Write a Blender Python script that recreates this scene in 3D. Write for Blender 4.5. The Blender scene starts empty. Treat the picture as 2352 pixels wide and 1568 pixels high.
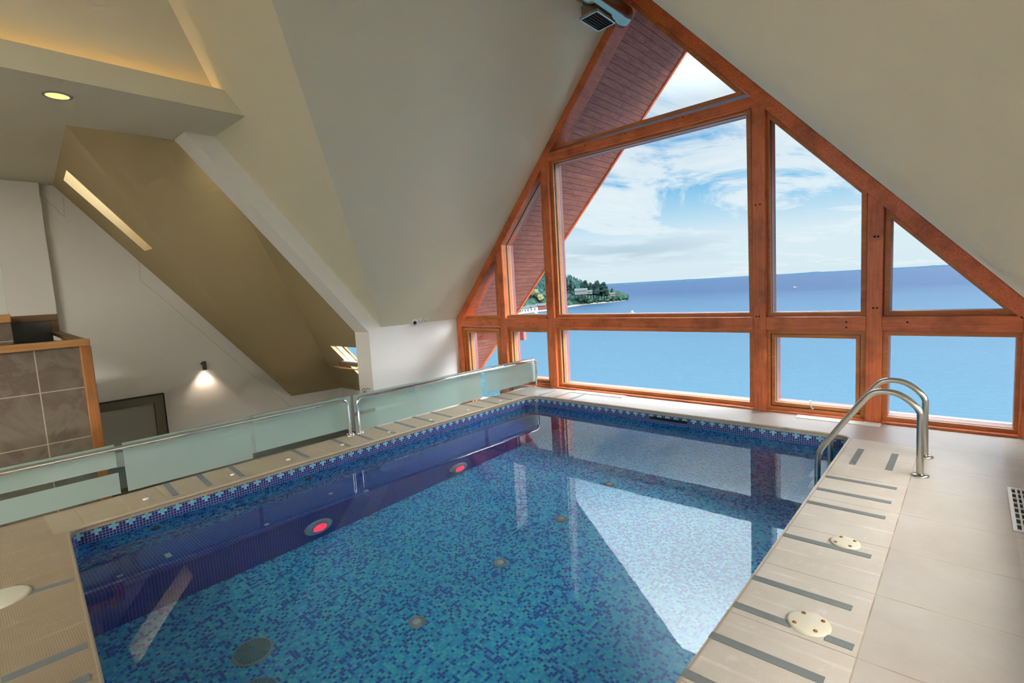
import bpy, math, random
from mathutils import Vector, Matrix, noise
from mathutils.geometry import tessellate_polygon
random.seed(7)
SC = bpy.context.scene
COL = SC.collection
S = 1.7                       # eye height above the pool deck; room coordinates are in units of it

# ------------------------------------------------------------------ camera
YAW, PITCH, ROLL, FPX = -0.7353, -0.1018, -0.0561, 1177.7
_f = Vector((math.sin(YAW)*math.cos(PITCH), math.cos(YAW)*math.cos(PITCH), math.sin(PITCH)))
_r = Vector((math.cos(YAW), -math.sin(YAW), 0)); _u = _r.cross(_f)
_r2 = _r*math.cos(ROLL)+_u*math.sin(ROLL); _u2 = -_r*math.sin(ROLL)+_u*math.cos(ROLL)
cam_d = bpy.data.cameras.new('camera'); cam = bpy.data.objects.new('camera', cam_d); COL.objects.link(cam)
cam_d.sensor_width = 36; cam_d.lens = FPX/2352*36; cam_d.clip_start = .05; cam_d.clip_end = 60000
M = Matrix((( _r2.x, _u2.x, -_f.x, 0), (_r2.y, _u2.y, -_f.y, 0), (_r2.z, _u2.z, -_f.z, S), (0, 0, 0, 1)))
cam.matrix_world = M
SC.camera = cam

# ------------------------------------------------------------------ colour management
vs = SC.view_settings; vs.view_transform = 'Standard'; vs.look = 'None'; vs.exposure = 0.6; vs.gamma = 1
vs.use_curve_mapping = False
cy = SC.cycles; cy.max_bounces = 8; cy.diffuse_bounces = 4; cy.glossy_bounces = 4; cy.transmission_bounces = 5
cy.transparent_max_bounces = 12; cy.sample_clamp_indirect = 6.0
cy.use_adaptive_sampling = True; cy.adaptive_threshold = .13; cy.adaptive_min_samples = 16; cy.use_light_tree = False

# ------------------------------------------------------------------ node helper
class NT:
    def __init__(s, nt): s.nt = nt; s.N = nt.nodes; s.L = nt.links
    def n(s, typ, ins=None, **kw):
        nd = s.N.new(typ)
        for k, v in kw.items(): setattr(nd, k, v)
        for k, v in (ins or {}).items():
            if isinstance(v, bpy.types.NodeSocket): s.L.new(v, nd.inputs[k])
            else: nd.inputs[k].default_value = v
        return nd
    def m(s, op, a, b=None, c=None, clamp=False):
        nd = s.N.new('ShaderNodeMath'); nd.operation = op; nd.use_clamp = clamp
        for i, v in enumerate((a, b, c)):
            if v is None: continue
            if isinstance(v, bpy.types.NodeSocket): s.L.new(v, nd.inputs[i])
            else: nd.inputs[i].default_value = v
        return nd.outputs[0]
    def mix(s, f, a, b, bt='MIX'):
        nd = s.N.new('ShaderNodeMix'); nd.data_type = 'RGBA'; nd.blend_type = bt
        for k, v in ((0, f), (6, a), (7, b)):
            if isinstance(v, bpy.types.NodeSocket): s.L.new(v, nd.inputs[k])
            else: nd.inputs[k].default_value = v if k == 0 else (tuple(v)+(1,))[:4]
        return nd.outputs[2]
    def ramp(s, f, stops, interp='LINEAR'):
        nd = s.N.new('ShaderNodeValToRGB'); cr = nd.color_ramp; cr.interpolation = interp
        while len(cr.elements) < len(stops): cr.elements.new(.5)
        for e, (p, c) in zip(cr.elements, stops):
            e.position = p; e.color = (tuple(c)+(1,))[:4] if not isinstance(c, float) else (c, c, c, 1)
        s.L.new(f, nd.inputs[0]); return nd.outputs[0]
    def noise(s, vec, scale, detail=3, rough=.5, dist=0):
        nd = s.n('ShaderNodeTexNoise', {'Scale': scale, 'Detail': detail, 'Roughness': rough, 'Distortion': dist})
        if vec is not None: s.L.new(vec, nd.inputs['Vector'])
        return nd.outputs['Fac']
    def mapping(s, vec, loc=(0,0,0), rot=(0,0,0), scale=(1,1,1)):
        return s.n('ShaderNodeMapping', {'Vector': vec, 'Location': loc, 'Rotation': rot, 'Scale': scale}).outputs[0]

# ------------------------------------------------------------------ sky
W = bpy.data.worlds.new('sky'); SC.world = W; W.use_nodes = True
t = NT(W.node_tree); t.N.clear()
tc = t.n('ShaderNodeTexCoord').outputs['Generated']
sep = t.n('ShaderNodeSeparateXYZ', {0: tc}); X, Y, Z = sep.outputs
zc = t.m('MAXIMUM', Z, 0.0)
base = t.ramp(zc, [(0, (.60,.76,.84)), (.05, (.50,.74,.86)), (.13, (.24,.58,.85)), (.24, (.10,.42,.80)), (.5, (.16,.42,.85)), (1, (.16,.36,.8))])
inv = t.m('DIVIDE', 1.0, t.m('ADD', zc, .045))
px = t.m('MULTIPLY', X, inv); py = t.m('MULTIPLY', Y, inv)
pv = t.n('ShaderNodeCombineXYZ', {0: px, 1: py, 2: 0.0}).outputs[0]
pv1 = t.mapping(pv, loc=(3.1, 1.7, 0), rot=(0, 0, math.radians(24)), scale=(.55, .23, 1))
w1 = t.noise(pv1, 1.5, 6, .68, 1.1)
w2 = t.noise(t.mapping(pv, loc=(7.3, 2.2, 0), rot=(0,0,math.radians(-12)), scale=(.25,.13,1)), 1.2, 2, .5, .3)
cl = t.m('ADD', t.m('MULTIPLY', w1, .72), t.m('MULTIPLY', w2, .5))
cl = t.ramp(cl, [(.585, 0.0), (.625, .38), (.675, .85), (.76, 1.0)])
# band of hazy white near the horizon, and thin veil high up
hz = t.ramp(zc, [(0, .45), (.03, .62), (.075, .72), (.11, .40), (.16, .06), (.25, .0), (.33, .65), (.45, .9)])
fac = t.m('MAXIMUM', cl, hz)
col = t.mix(fac, base, (.80, .89, .94))
# grey low cumulus bank, near the horizon
cb = t.noise(t.n('ShaderNodeCombineXYZ', {0: t.m('MULTIPLY', X, 5.0), 1: t.m('MULTIPLY', Z, 34.0), 2: 2.0}).outputs[0], 1.6, 3, .55, .2)
ce = t.m('SUBTRACT', 1.0, t.m('ABSOLUTE', t.m('DIVIDE', t.m('SUBTRACT', Z, .058), .028)), clamp=True)
cx = t.m('SUBTRACT', 1.0, t.m('ABSOLUTE', t.m('DIVIDE', t.m('SUBTRACT', X, -.49), .17)), clamp=True)
cm = t.m('MULTIPLY', t.m('MULTIPLY', t.m('POWER', ce, .6), t.m('POWER', cx, .5)), t.ramp(cb, [(.38, 0.0), (.52, 1.0)]))
col = t.mix(t.m('MULTIPLY', cm, .8), col, (.44, .60, .71))
# the veil of cloud brightens upward and around the sun, which stands behind the house on the right
gain = t.ramp(zc, [(0, .225), (.15, .225), (.30, .212), (.355, .34), (.42, .95), (.5, 1.15), (.62, 2.4), (1, 3.0)])
SUNV = Vector((.80, -.50, .36)).normalized()
dt = t.m('MAXIMUM', t.n('ShaderNodeVectorMath', {0: tc, 1: tuple(SUNV)}, operation='DOT_PRODUCT').outputs['Value'], 0.0)
glow = t.m('POWER', dt, 3.0)
col = t.mix(t.ramp(zc, [(.36, 0.0), (.55, 1.0)]), col, (.90, .94, .97))
col = t.mix(t.m('MULTIPLY', glow, 1.8, clamp=True), col, (1.0, .92, .80))
dt2 = t.m('MAXIMUM', t.n('ShaderNodeVectorMath', {0: tc, 1: tuple(Vector((.60, .55, .62)).normalized())}, operation='DOT_PRODUCT').outputs['Value'], 0.0)
glow2 = t.m('MULTIPLY', t.m('POWER', dt2, 7.0), t.ramp(zc, [(.30, 0.0), (.5, 1.0)]))  # bright sky patch added front right, out of view, to light the left wall
st = t.m('ADD', t.m('ADD', t.m('MULTIPLY', gain, 3.0), t.m('MULTIPLY', glow2, 18.0)), t.m('MULTIPLY', glow, 11.0))
st = t.m('MULTIPLY', st, t.ramp(t.m('MULTIPLY_ADD', Z, 2.0, .5), [(.40, .06), (.5, 1.0)]))   # land all around below the horizon
bg = t.n('ShaderNodeBackground', {'Color': col, 'Strength': st})
out = t.n('ShaderNodeOutputWorld', {0: bg.outputs[0]})

sun_d = bpy.data.lights.new('sun', 'SUN'); sun_d.energy = .8; sun_d.angle = math.radians(3); sun_d.color = (1, .95, .87)
SUNV = SUNV
sun = bpy.data.objects.new('sun', sun_d); COL.objects.link(sun)
sun.rotation_euler = SUNV.to_track_quat('Z', 'Y').to_euler()

# ------------------------------------------------------------------ materials
MATS = {}
def new_mat(name):
    m = bpy.data.materials.new(name); m.use_nodes = True
    t = NT(m.node_tree); b = t.N['Principled BSDF']; MATS[name] = m
    return m, t, b
def obj_co(t): return t.n('ShaderNodeTexCoord').outputs['Object']
def plain(name, c, rough=.5, metal=0, bump=0, bscale=60, var=0, spec=.5, emit=None, es=0):
    m, t, b = new_mat(name)
    b.inputs['Roughness'].default_value = rough; b.inputs['Metallic'].default_value = metal
    b.inputs['Specular IOR Level'].default_value = spec
    co = obj_co(t)
    if var:
        v = t.mix(t.noise(co, 3, 3), tuple(x*(1-var) for x in c), tuple(min(1, x*(1+var)) for x in c))
        t.L.new(v, b.inputs['Base Color'])
    else: b.inputs['Base Color'].default_value = c+(1,)
    if bump:
        bn = t.n('ShaderNodeBump', {'Strength': bump, 'Distance': .002, 'Height': t.noise(co, bscale, 3)})
        t.L.new(bn.outputs[0], b.inputs['Normal'])
    if emit:
        b.inputs['Emission Color'].default_value = emit+(1,); b.inputs['Emission Strength'].default_value = es
    return m
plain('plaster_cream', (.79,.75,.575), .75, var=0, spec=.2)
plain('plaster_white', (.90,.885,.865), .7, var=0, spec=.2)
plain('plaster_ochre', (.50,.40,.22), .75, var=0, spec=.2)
plain('stone_grey', (.12,.12,.11), .6, bump=.3, bscale=90, var=.1)
plain('steel', (.58,.57,.52), .22, 1, var=.05)
plain('chrome', (.80,.80,.80), .08, 1)
plain('duct_metal', (.36,.33,.27), .16, 1, bump=.6, bscale=9, var=.1)
plain('dark_metal', (.03,.03,.025), .45, .4)
plain('dark_bronze', (.22,.20,.15), .45, .3)
plain('white_plastic', (.80,.81,.80), .35)
plain('frosty_plastic', (.55,.60,.58), .4)
plain('black_gloss', (.01,.01,.012), .05)
plain('black_slot', (.006,.006,.006), .8)
plain('grip_tape', (.20,.225,.235), .85, bump=.8, bscale=900, var=.12)
plain('gasket', (.01,.01,.01), .5)
plain('pale_aluminium', (.36,.37,.42), .4, .2)
plain('lower_floor', (.05,.05,.04), .35, var=.15)
plain('rust', (.30,.10,.03), .8, var=.3)
plain('mould', (.03,.02,.012), .9, var=.3)
plain('sand', (.085,.083,.076), .9, var=.2, spec=0)
plain('boat_white', (.22,.22,.22), .4, spec=0)
plain('house_wall', (.055,.062,.066), .7, spec=0)
plain('house_wall_red', (.09,.026,.024), .7, spec=0)
plain('house_roof', (.03,.04,.046), .7, spec=0)
plain('window_dark', (.03,.04,.05), .2)
plain('trunk', (.010,.009,.008), .9, spec=0)
plain('hazy_far_land', (.012,.028,.048), .95, var=.15, spec=0)  # blue haze of distance put into the land's colour
plain('outer_roof', (.08,.08,.08), .8)
plain('print_black', (.02,.02,.02), .7)
plain('lamp_warm', (1,.8,.45), .4, emit=(1,.66,.20), es=.95)
plain('lamp_cool', (1,.9,.8), .4, emit=(1,.80,.62), es=22.0)
plain('cove_led', (1,.8,.5), .4, emit=(1,.62,.28), es=5.0)

def foliage(name, c, sc):
    m, t, b = new_mat(name); b.inputs['Roughness'].default_value = .9; b.inputs['Specular IOR Level'].default_value = 0
    n = t.noise(obj_co(t), sc, 5, .65)
    t.L.new(t.mix(t.ramp(n, [(.35, 0.0), (.65, 1.0)]), tuple(x*.45 for x in c), tuple(min(1, x*1.6) for x in c)), b.inputs['Base Color'])
foliage('conifer', (.0055,.0125,.0135), .3)
foliage('woodland', (.010,.025,.027), .06)
foliage('scrub', (.009,.021,.018), .12)
foliage('yellow_tree', (.045,.050,.032), .2)

def tile_lines(t, a, pitch, off, w):
    """1 on joints of the given pitch along coordinate a (metres)"""
    f = t.m('FRACT', t.m('DIVIDE', t.m('SUBTRACT', a, off), pitch))
    d = t.m('MINIMUM', f, t.m('SUBTRACT', 1.0, f))
    return t.m('LESS_THAN', d, w/pitch/2)

def deck_mat(name, axis, ribbed, p1, o1, p2, o2, jointc=(.30,.22,.14), tone=(1,1,1)):
    m, t, b = new_mat(name)
    co = obj_co(t); s3 = t.n('ShaderNodeSeparateXYZ', {0: co}); ax = {'x': s3.outputs[0], 'y': s3.outputs[1]}
    n1 = t.noise(co, 2.2, 5, .6); n2 = t.noise(t.mapping(co, scale=(3, 60, 1) if axis == 'y' else (60, 3, 1)), 3, 3, .6)
    n3 = t.noise(co, 160, 2)
    c = t.mix(t.ramp(n1, [(.3, 0.0), (.7, 1.0)]), (.50,.45,.39), (.60,.555,.50))
    c = t.mix(t.m('MULTIPLY', t.ramp(n2, [(.45, 0.0), (.7, 1.0)]), .35), c, (.44,.39,.33))
    c = t.mix(t.m('MULTIPLY', n3, .30), c, (.42,.38,.33))
    hgt = n3
    if ribbed:
        r = t.noise(t.mapping(co, scale=(70, 70, 1)), 2.2, 2, .5, 1.5)
        a = ax['x'] if axis == 'y' else ax['y']
        rib = t.m('SINE', t.m('MULTIPLY', t.m('ADD', a, t.m('MULTIPLY', t.noise(co, 40, 2), .006)), 2*math.pi/.011))
        rib = t.m('MULTIPLY', rib, t.ramp(t.noise(co, 6, 3), [(.35, .2), (.6, 1.0)]))
        hgt = t.m('ADD', rib, t.m('MULTIPLY', r, 1.5))
        c = t.mix(t.m('MULTIPLY', t.m('MAXIMUM', rib, 0.0), .12), c, (.68,.64,.58))
        # worn pale bands where older strips were glued, across the walking direction
        bb = ax[axis]
        f = t.m('FRACT', t.m('DIVIDE', t.m('SUBTRACT', bb, .178*S*.5+o1*0), .178*S))
        band = t.m('LESS_THAN', t.m('ABSOLUTE', t.m('SUBTRACT', f, .5)), .035)
        band = t.m('MULTIPLY', band, t.ramp(t.noise(co, 3.5, 3), [(.4, 0.0), (.6, .55)]))
        c = t.mix(band, c, (.70,.62,.52))
        # lime scale blotches near the pool
        c = t.mix(t.m('MULTIPLY', t.ramp(t.noise(co, 7, 6, .7), [(.58, 0.0), (.66, 1.0)]), .25), c, (.74,.71,.66))
    c = t.mix(1.0, c, tone, 'MULTIPLY')
    j = t.m('MAXIMUM', tile_lines(t, ax['y'], p1, o1, .0065), tile_lines(t, ax['x'], p2, o2, .0065))
    jc = t.mix(t.ramp(t.noise(co, 5, 3), [(.4, 0.0), (.6, 1.0)]), jointc, (.42,.33,.24))
    c = t.mix(j, c, jc)
    t.L.new(c, b.inputs['Base Color'])
    b.inputs['Roughness'].default_value = .33 if not ribbed else .5
    hgt = t.m('SUBTRACT', hgt, t.m('MULTIPLY', j, 2.0))
    bn = t.n('ShaderNodeBump', {'Strength': .3 if ribbed else .12, 'Distance': .0008, 'Height': hgt})
    t.L.new(bn.outputs[0], b.inputs['Normal'])
    return m
TP = .3455*S
deck_mat('deck_tile', 'y', False, TP, 2.52*S, TP, -.2*S, tone=(.84,.84,.86))
deck_mat('deck_ribbed', 'y', True, TP, 2.52*S, 50, -.2*S)
deck_mat('deck_left', 'y', True, TP, .35*S, 50, 7.0, tone=(.80,.72,.58))
deck_mat('deck_back', 'x', False, 50, 9.0, .33*S, -1.13*S, tone=(.72,.72,.76))
deck_mat('deck_near', 'x', True, 50, 9.0, .345*S, -1.86*S, tone=(.66,.57,.44))
plain('coping_edge', (.46,.38,.28), .5, bump=.4, bscale=60, var=.12)

def wood(name, c1, c2, rough=.35, grain='x', dirt=.5, glossy=.5):
    m, t, b = new_mat(name); co = obj_co(t)
    sc = {'x': (1.2, 22, 22), 'y': (22, 1.2, 22), 'z': (22, 22, 1.2)}[grain]
    g = t.noise(t.mapping(co, scale=sc), 2.0, 6, .6, .4)
    c = t.mix(t.ramp(g, [(.3, 0.0), (.7, 1.0)]), c1, c2)
    d = t.ramp(t.noise(co, 2.6, 4, .6), [(.48, 0.0), (.70, 1.0)])
    c = t.mix(t.m('MULTIPLY', d, dirt), c, tuple(x*.3 for x in c1))
    k = t.n('ShaderNodeTexVoronoi', {'Vector': co, 'Scale': 5.5}).outputs['Distance']
    c = t.mix(t.m('MULTIPLY', t.ramp(k, [(.0, 1.0), (.05, 0.0)]), .8), c, tuple(x*.2 for x in c1))
    t.L.new(c, b.inputs['Base Color']); b.inputs['Roughness'].default_value = rough
    bn = t.n('ShaderNodeBump', {'Strength': .25, 'Distance': .002, 'Height': g}); t.L.new(bn.outputs[0], b.inputs['Normal'])
    return m
R1, R2 = (.60,.12,.035), (.85,.23,.075)
for g in 'xyz': wood('redwood_'+g, R1, R2, .32, g, .6)
wood('redwood_slope', R1, R2, .32, 'y', .6)
for g in 'xz': wood('bead_'+g, (.50,.16,.04), (.66,.25,.07), .38, g, .35)
wood('rail_wood_y', (.40,.19,.065), (.56,.29,.11), .4, 'y', .25)
wood('rail_wood_z', (.33,.12,.03), (.46,.18,.05), .4, 'z', .3)
wood('rail_wood_dark', (.16,.09,.045), (.24,.14,.07), .5, 'y', .3)
wood('outer_trim', (.28,.09,.085), (.42,.16,.15), .5, 'z', .2)

def plank_mat():
    m, t, b = new_mat('soffit_planks'); co = obj_co(t)
    s3 = t.n('ShaderNodeSeparateXYZ', {0: co})
    a = t.m('MULTIPLY', s3.outputs[2], 1.336)               # distance up the slope
    row = t.m('FLOOR', t.m('DIVIDE', a, .105)); fr = t.m('FRACT', t.m('DIVIDE', a, .105))
    rr = t.n('ShaderNodeTexWhiteNoise', {'W': row}, noise_dimensions='1D').outputs[0]
    yy = t.m('ADD', s3.outputs[1], t.m('MULTIPLY', rr, 3.0))
    seg = t.m('FLOOR', t.m('DIVIDE', yy, .9)); sf = t.m('FRACT', t.m('DIVIDE', yy, .9))
    rv = t.n('ShaderNodeTexWhiteNoise', {'Vector': t.n('ShaderNodeCombineXYZ', {0: row, 1: seg}).outputs[0]}).outputs[0]
    g = t.noise(t.mapping(co, scale=(12, 1.5, 12)), 2.5, 6, .65, .6)
    c = t.mix(t.ramp(g, [(.3, 0.0), (.7, 1.0)]), (.24,.075,.050), (.46,.19,.13))
    c = t.mix(t.m('MULTIPLY', rv, .45), c, (.20,.07,.06))
    k = t.n('ShaderNodeTexVoronoi', {'Vector': t.mapping(co, scale=(6, 3, 6)), 'Scale': 1.6}).outputs['Distance']
    c = t.mix(t.ramp(k, [(.03, .9), (.12, 0.0)]), c, (.05,.02,.015))
    gap = t.m('MAXIMUM', t.m('LESS_THAN', fr, .07), t.m('LESS_THAN', sf, .006))
    c = t.mix(gap, c, (.02,.01,.008))
    t.L.new(c, b.inputs['Base Color']); b.inputs['Roughness'].default_value = .55
plank_mat()

def tile_wall_mat():
    m, t, b = new_mat('slate_tile'); co = obj_co(t); s3 = t.n('ShaderNodeSeparateXYZ', {0: co})
    n = t.noise(co, 1.8, 6, .6, .8)
    c = t.ramp(n, [(.3, (.13,.095,.065)), (.46, (.20,.165,.12)), (.54, (.145,.105,.08)), (.75, (.22,.185,.14))])
    j = t.m('MAXIMUM', tile_lines(t, s3.outputs[1], .56, .372*S, .010), tile_lines(t, s3.outputs[2], .3333*S, .476*S, .010))
    c = t.mix(j, c, (.50,.44,.35)); t.L.new(c, b.inputs['Base Color']); b.inputs['Roughness'].default_value = .5
tile_wall_mat()

TS = .0136*S
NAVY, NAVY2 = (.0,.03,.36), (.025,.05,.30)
def mosaic(name, mode):
    """mode: floor (object x,y), wall (uv, random blues with the star band on top), navy (uv)"""
    m, t, b = new_mat(name)
    if mode == 'floor':
        s3 = t.n('ShaderNodeSeparateXYZ', {0: obj_co(t)}); u, v = s3.outputs[0], s3.outputs[1]
    else:
        s3 = t.n('ShaderNodeSeparateXYZ', {0: t.n('ShaderNodeUVMap').outputs[0]}); u, v = s3.outputs[0], s3.outputs[1]
    iu, iv = t.m('FLOOR', t.m('DIVIDE', u, TS)), t.m('FLOOR', t.m('DIVIDE', v, TS))
    fu, fv = t.m('FRACT', t.m('DIVIDE', u, TS)), t.m('FRACT', t.m('DIVIDE', v, TS))
    cell = t.n('ShaderNodeCombineXYZ', {0: iu, 1: iv, 2: 0.0}).outputs[0]
    r = t.n('ShaderNodeTexWhiteNoise', {'Vector': cell}).outputs[0]
    r2 = t.n('ShaderNodeTexWhiteNoise', {'Vector': t.n('ShaderNodeCombineXYZ', {0: iu, 1: iv, 2: 5.0}).outputs[0]}).outputs[0]
    gw = .07
    g = t.m('MAXIMUM', t.m('LESS_THAN', t.m('MINIMUM', fu, t.m('SUBTRACT', 1.0, fu)), gw),
            t.m('LESS_THAN', t.m('MINIMUM', fv, t.m('SUBTRACT', 1.0, fv)), gw))
    if mode in ('floor', 'wall'):
        big = t.noise(t.n('ShaderNodeCombineXYZ', {0: t.m('MULTIPLY', iu, .045), 1: t.m('MULTIPLY', iv, .045), 2: 1.0 if mode == 'floor' else 3.0}).outputs[0], 1.0, 2)
        q = t.m('ADD', r, t.m('MULTIPLY', t.m('SUBTRACT', big, .5), .55))
        c = t.ramp(q, [(0, (.0,.14,.66)), (.27, (.004,.45,.93)), (.50, (.02,.60,.97)), (.72, (.05,.72,.98)), (.9, (.09,.80,.97))], 'CONSTANT')
        grout = (.22,.52,.62)
        gf = .55
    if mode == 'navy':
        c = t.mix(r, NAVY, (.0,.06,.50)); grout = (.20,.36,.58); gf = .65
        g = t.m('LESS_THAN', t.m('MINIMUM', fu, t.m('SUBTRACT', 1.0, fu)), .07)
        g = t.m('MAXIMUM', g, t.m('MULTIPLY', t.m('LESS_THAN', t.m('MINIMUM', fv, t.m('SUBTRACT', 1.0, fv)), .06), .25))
    if mode == 'wall':
        # star band: six rows under the coping; v is depth below the coping (metres, positive down)
        row = iv; colm = t.m('FLOORED_MODULO', iu, 5.0)
        ac = t.m('ABSOLUTE', t.m('SUBTRACT', colm, 2.0)); ar = t.m('ABSOLUTE', t.m('SUBTRACT', row, 2.0))
        star = t.m('LESS_THAN', t.m('ADD', ac, ar), 1.5)
        band = t.m('LESS_THAN', row, 6.0)
        sc_ = t.mix(r, (.10,.46,.62), (.22,.66,.72)); nv = t.mix(r2, (.012,.016,.15), (.02,.03,.24))
        bc = t.mix(star, nv, sc_)
        c = t.mix(band, c, bc)
        c = t.mix(t.m('MULTIPLY', g, t.m('SUBTRACT', 1.0, t.m('MULTIPLY', t.m('SUBTRACT', 1.0, band), .5))), c, t.mix(band, grout, (.30,.36,.48)))
    else:
        c = t.mix(t.m('MULTIPLY', g, gf), c, grout)
    t.L.new(c, b.inputs['Base Color']); b.inputs['Roughness'].default_value = .22
    bn = t.n('ShaderNodeBump', {'Strength': .35, 'Distance': .001, 'Height': t.m('SUBTRACT', 1.0, g)})
    t.L.new(bn.outputs[0], b.inputs['Normal'])
mosaic('mosaic_floor', 'floor'); mosaic('mosaic_wall', 'wall'); mosaic('mosaic_navy', 'navy')

def sheet_fresnel(t, ior):
    bf = t.n('ShaderNodeNewGeometry').outputs['Backfacing']      # a thin sheet reflects alike from both sides
    return t.n('ShaderNodeFresnel', {'IOR': t.m('ADD', t.m('MULTIPLY', bf, 1/ior-ior), ior)})
def thin_glass(name, tint, ior=1.5, rough=0.0, dirt=False):
    m, t, b = new_mat(name); t.N.remove(b); o = t.N['Material Output']
    tr = t.n('ShaderNodeBsdfTransparent', {'Color': tint+(1,)})
    gl = t.n('ShaderNodeBsdfGlossy', {'Color': (1,1,1,1), 'Roughness': rough})
    fr = sheet_fresnel(t, ior)
    mx = t.n('ShaderNodeMixShader', {0: fr.outputs[0], 1: tr.outputs[0], 2: gl.outputs[0]})
    t.L.new(mx.outputs[0], o.inputs[0])
thin_glass('pane_glass', (.97,.985,.98), 1.12)
thin_glass('rail_glass', (.80,.90,.87), 1.45)
def frosted():
    m, t, b = new_mat('frosted_film'); t.N.remove(b); o = t.N['Material Output']
    tr = t.n('ShaderNodeBsdfTransparent', {'Color': (.75,.9,.87,1)})
    tl = t.n('ShaderNodeBsdfTranslucent', {'Color': (.62,.80,.78,1)})
    df = t.n('ShaderNodeBsdfDiffuse', {'Color': (.55,.72,.70,1)})
    gl = t.n('ShaderNodeBsdfGlossy', {'Color': (1,1,1,1), 'Roughness': .12})
    a = t.n('ShaderNodeMixShader', {0: .55, 1: tl.outputs[0], 2: df.outputs[0]})
    a = t.n('ShaderNodeMixShader', {0: .12, 1: a.outputs[0], 2: tr.outputs[0]})
    fr = sheet_fresnel(t, 1.4)
    a = t.n('ShaderNodeMixShader', {0: fr.outputs[0], 1: a.outputs[0], 2: gl.outputs[0]})
    t.L.new(a.outputs[0], o.inputs[0])
frosted()
def water():
    m, t, b = new_mat('pool_water'); t.N.remove(b); o = t.N['Material Output']
    co = obj_co(t)
    h = t.noise(co, 1.6, 3, .5)
    bn = t.n('ShaderNodeBump', {'Strength': .035, 'Distance': .02, 'Height': h}).outputs[0]
    rf = t.n('ShaderNodeBsdfRefraction', {'Color': (.86,.98,1,1), 'Roughness': 0.0, 'IOR': 1.333, 'Normal': bn})
    gl = t.n('ShaderNodeBsdfGlossy', {'Color': (.98,.99,1,1), 'Roughness': 0.0, 'Normal': bn})
    f1 = t.n('ShaderNodeFresnel', {'IOR': 1.45, 'Normal': bn}).outputs[0]; f2 = t.n('ShaderNodeFresnel', {'IOR': 1.333, 'Normal': bn}).outputs[0]
    bf = t.n('ShaderNodeNewGeometry').outputs['Backfacing']
    fac = t.m('ADD', t.m('MULTIPLY', f1, t.m('SUBTRACT', 1.0, bf)), t.m('MULTIPLY', f2, bf))
    mx = t.n('ShaderNodeMixShader', {0: fac, 1: rf.outputs[0], 2: gl.outputs[0]}); t.L.new(mx.outputs[0], o.inputs[0])
water()
def sea_mat():
    m, t, b = new_mat('sea_water'); co = obj_co(t)
    n1 = t.noise(t.mapping(co, scale=(.010, .030, 1)), 1.0, 5, .6); n2 = t.noise(t.mapping(co, scale=(.25, .8, 1)), 1.0, 4, .6)
    c = t.mix(t.ramp(n1, [(.35, 0.0), (.65, 1.0)]), (.001,.009,.030), (.002,.013,.035))
    t.L.new(c, b.inputs['Base Color']); b.inputs['Roughness'].default_value = .4; b.inputs['IOR'].default_value = 1.17
    bn = t.n('ShaderNodeBump', {'Strength': .35, 'Distance': .6, 'Height': n2}); t.L.new(bn.outputs[0], b.inputs['Normal'])
    ys = t.n('ShaderNodeSeparateXYZ', {0: co}).outputs[1]           # reflection off wave slopes put into the colour: paler near, deeper far out
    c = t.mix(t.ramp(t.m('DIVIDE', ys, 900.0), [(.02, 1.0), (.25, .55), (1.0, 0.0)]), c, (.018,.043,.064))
    t.L.new(c, b.inputs['Base Color']); b.inputs['Specular IOR Level'].default_value = .10
sea_mat()
def red_lens():
    m, t, b = new_mat('red_lens'); co = t.n('ShaderNodeTexCoord').outputs['UV']
    s3 = t.n('ShaderNodeSeparateXYZ', {0: co}); rr = s3.outputs[0]
    w = t.m('SINE', t.m('MULTIPLY', rr, 26.0)); f = t.m('ADD', .45, t.m('MULTIPLY', w, .35))
    c = t.mix(f, (1, .0, .05), (1, .10, .17))
    t.L.new(c, b.inputs['Emission Color']); b.inputs['Base Color'].default_value = (.3,.0,.02,1)
    b.inputs['Emission Strength'].default_value = .8
red_lens()

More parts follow.
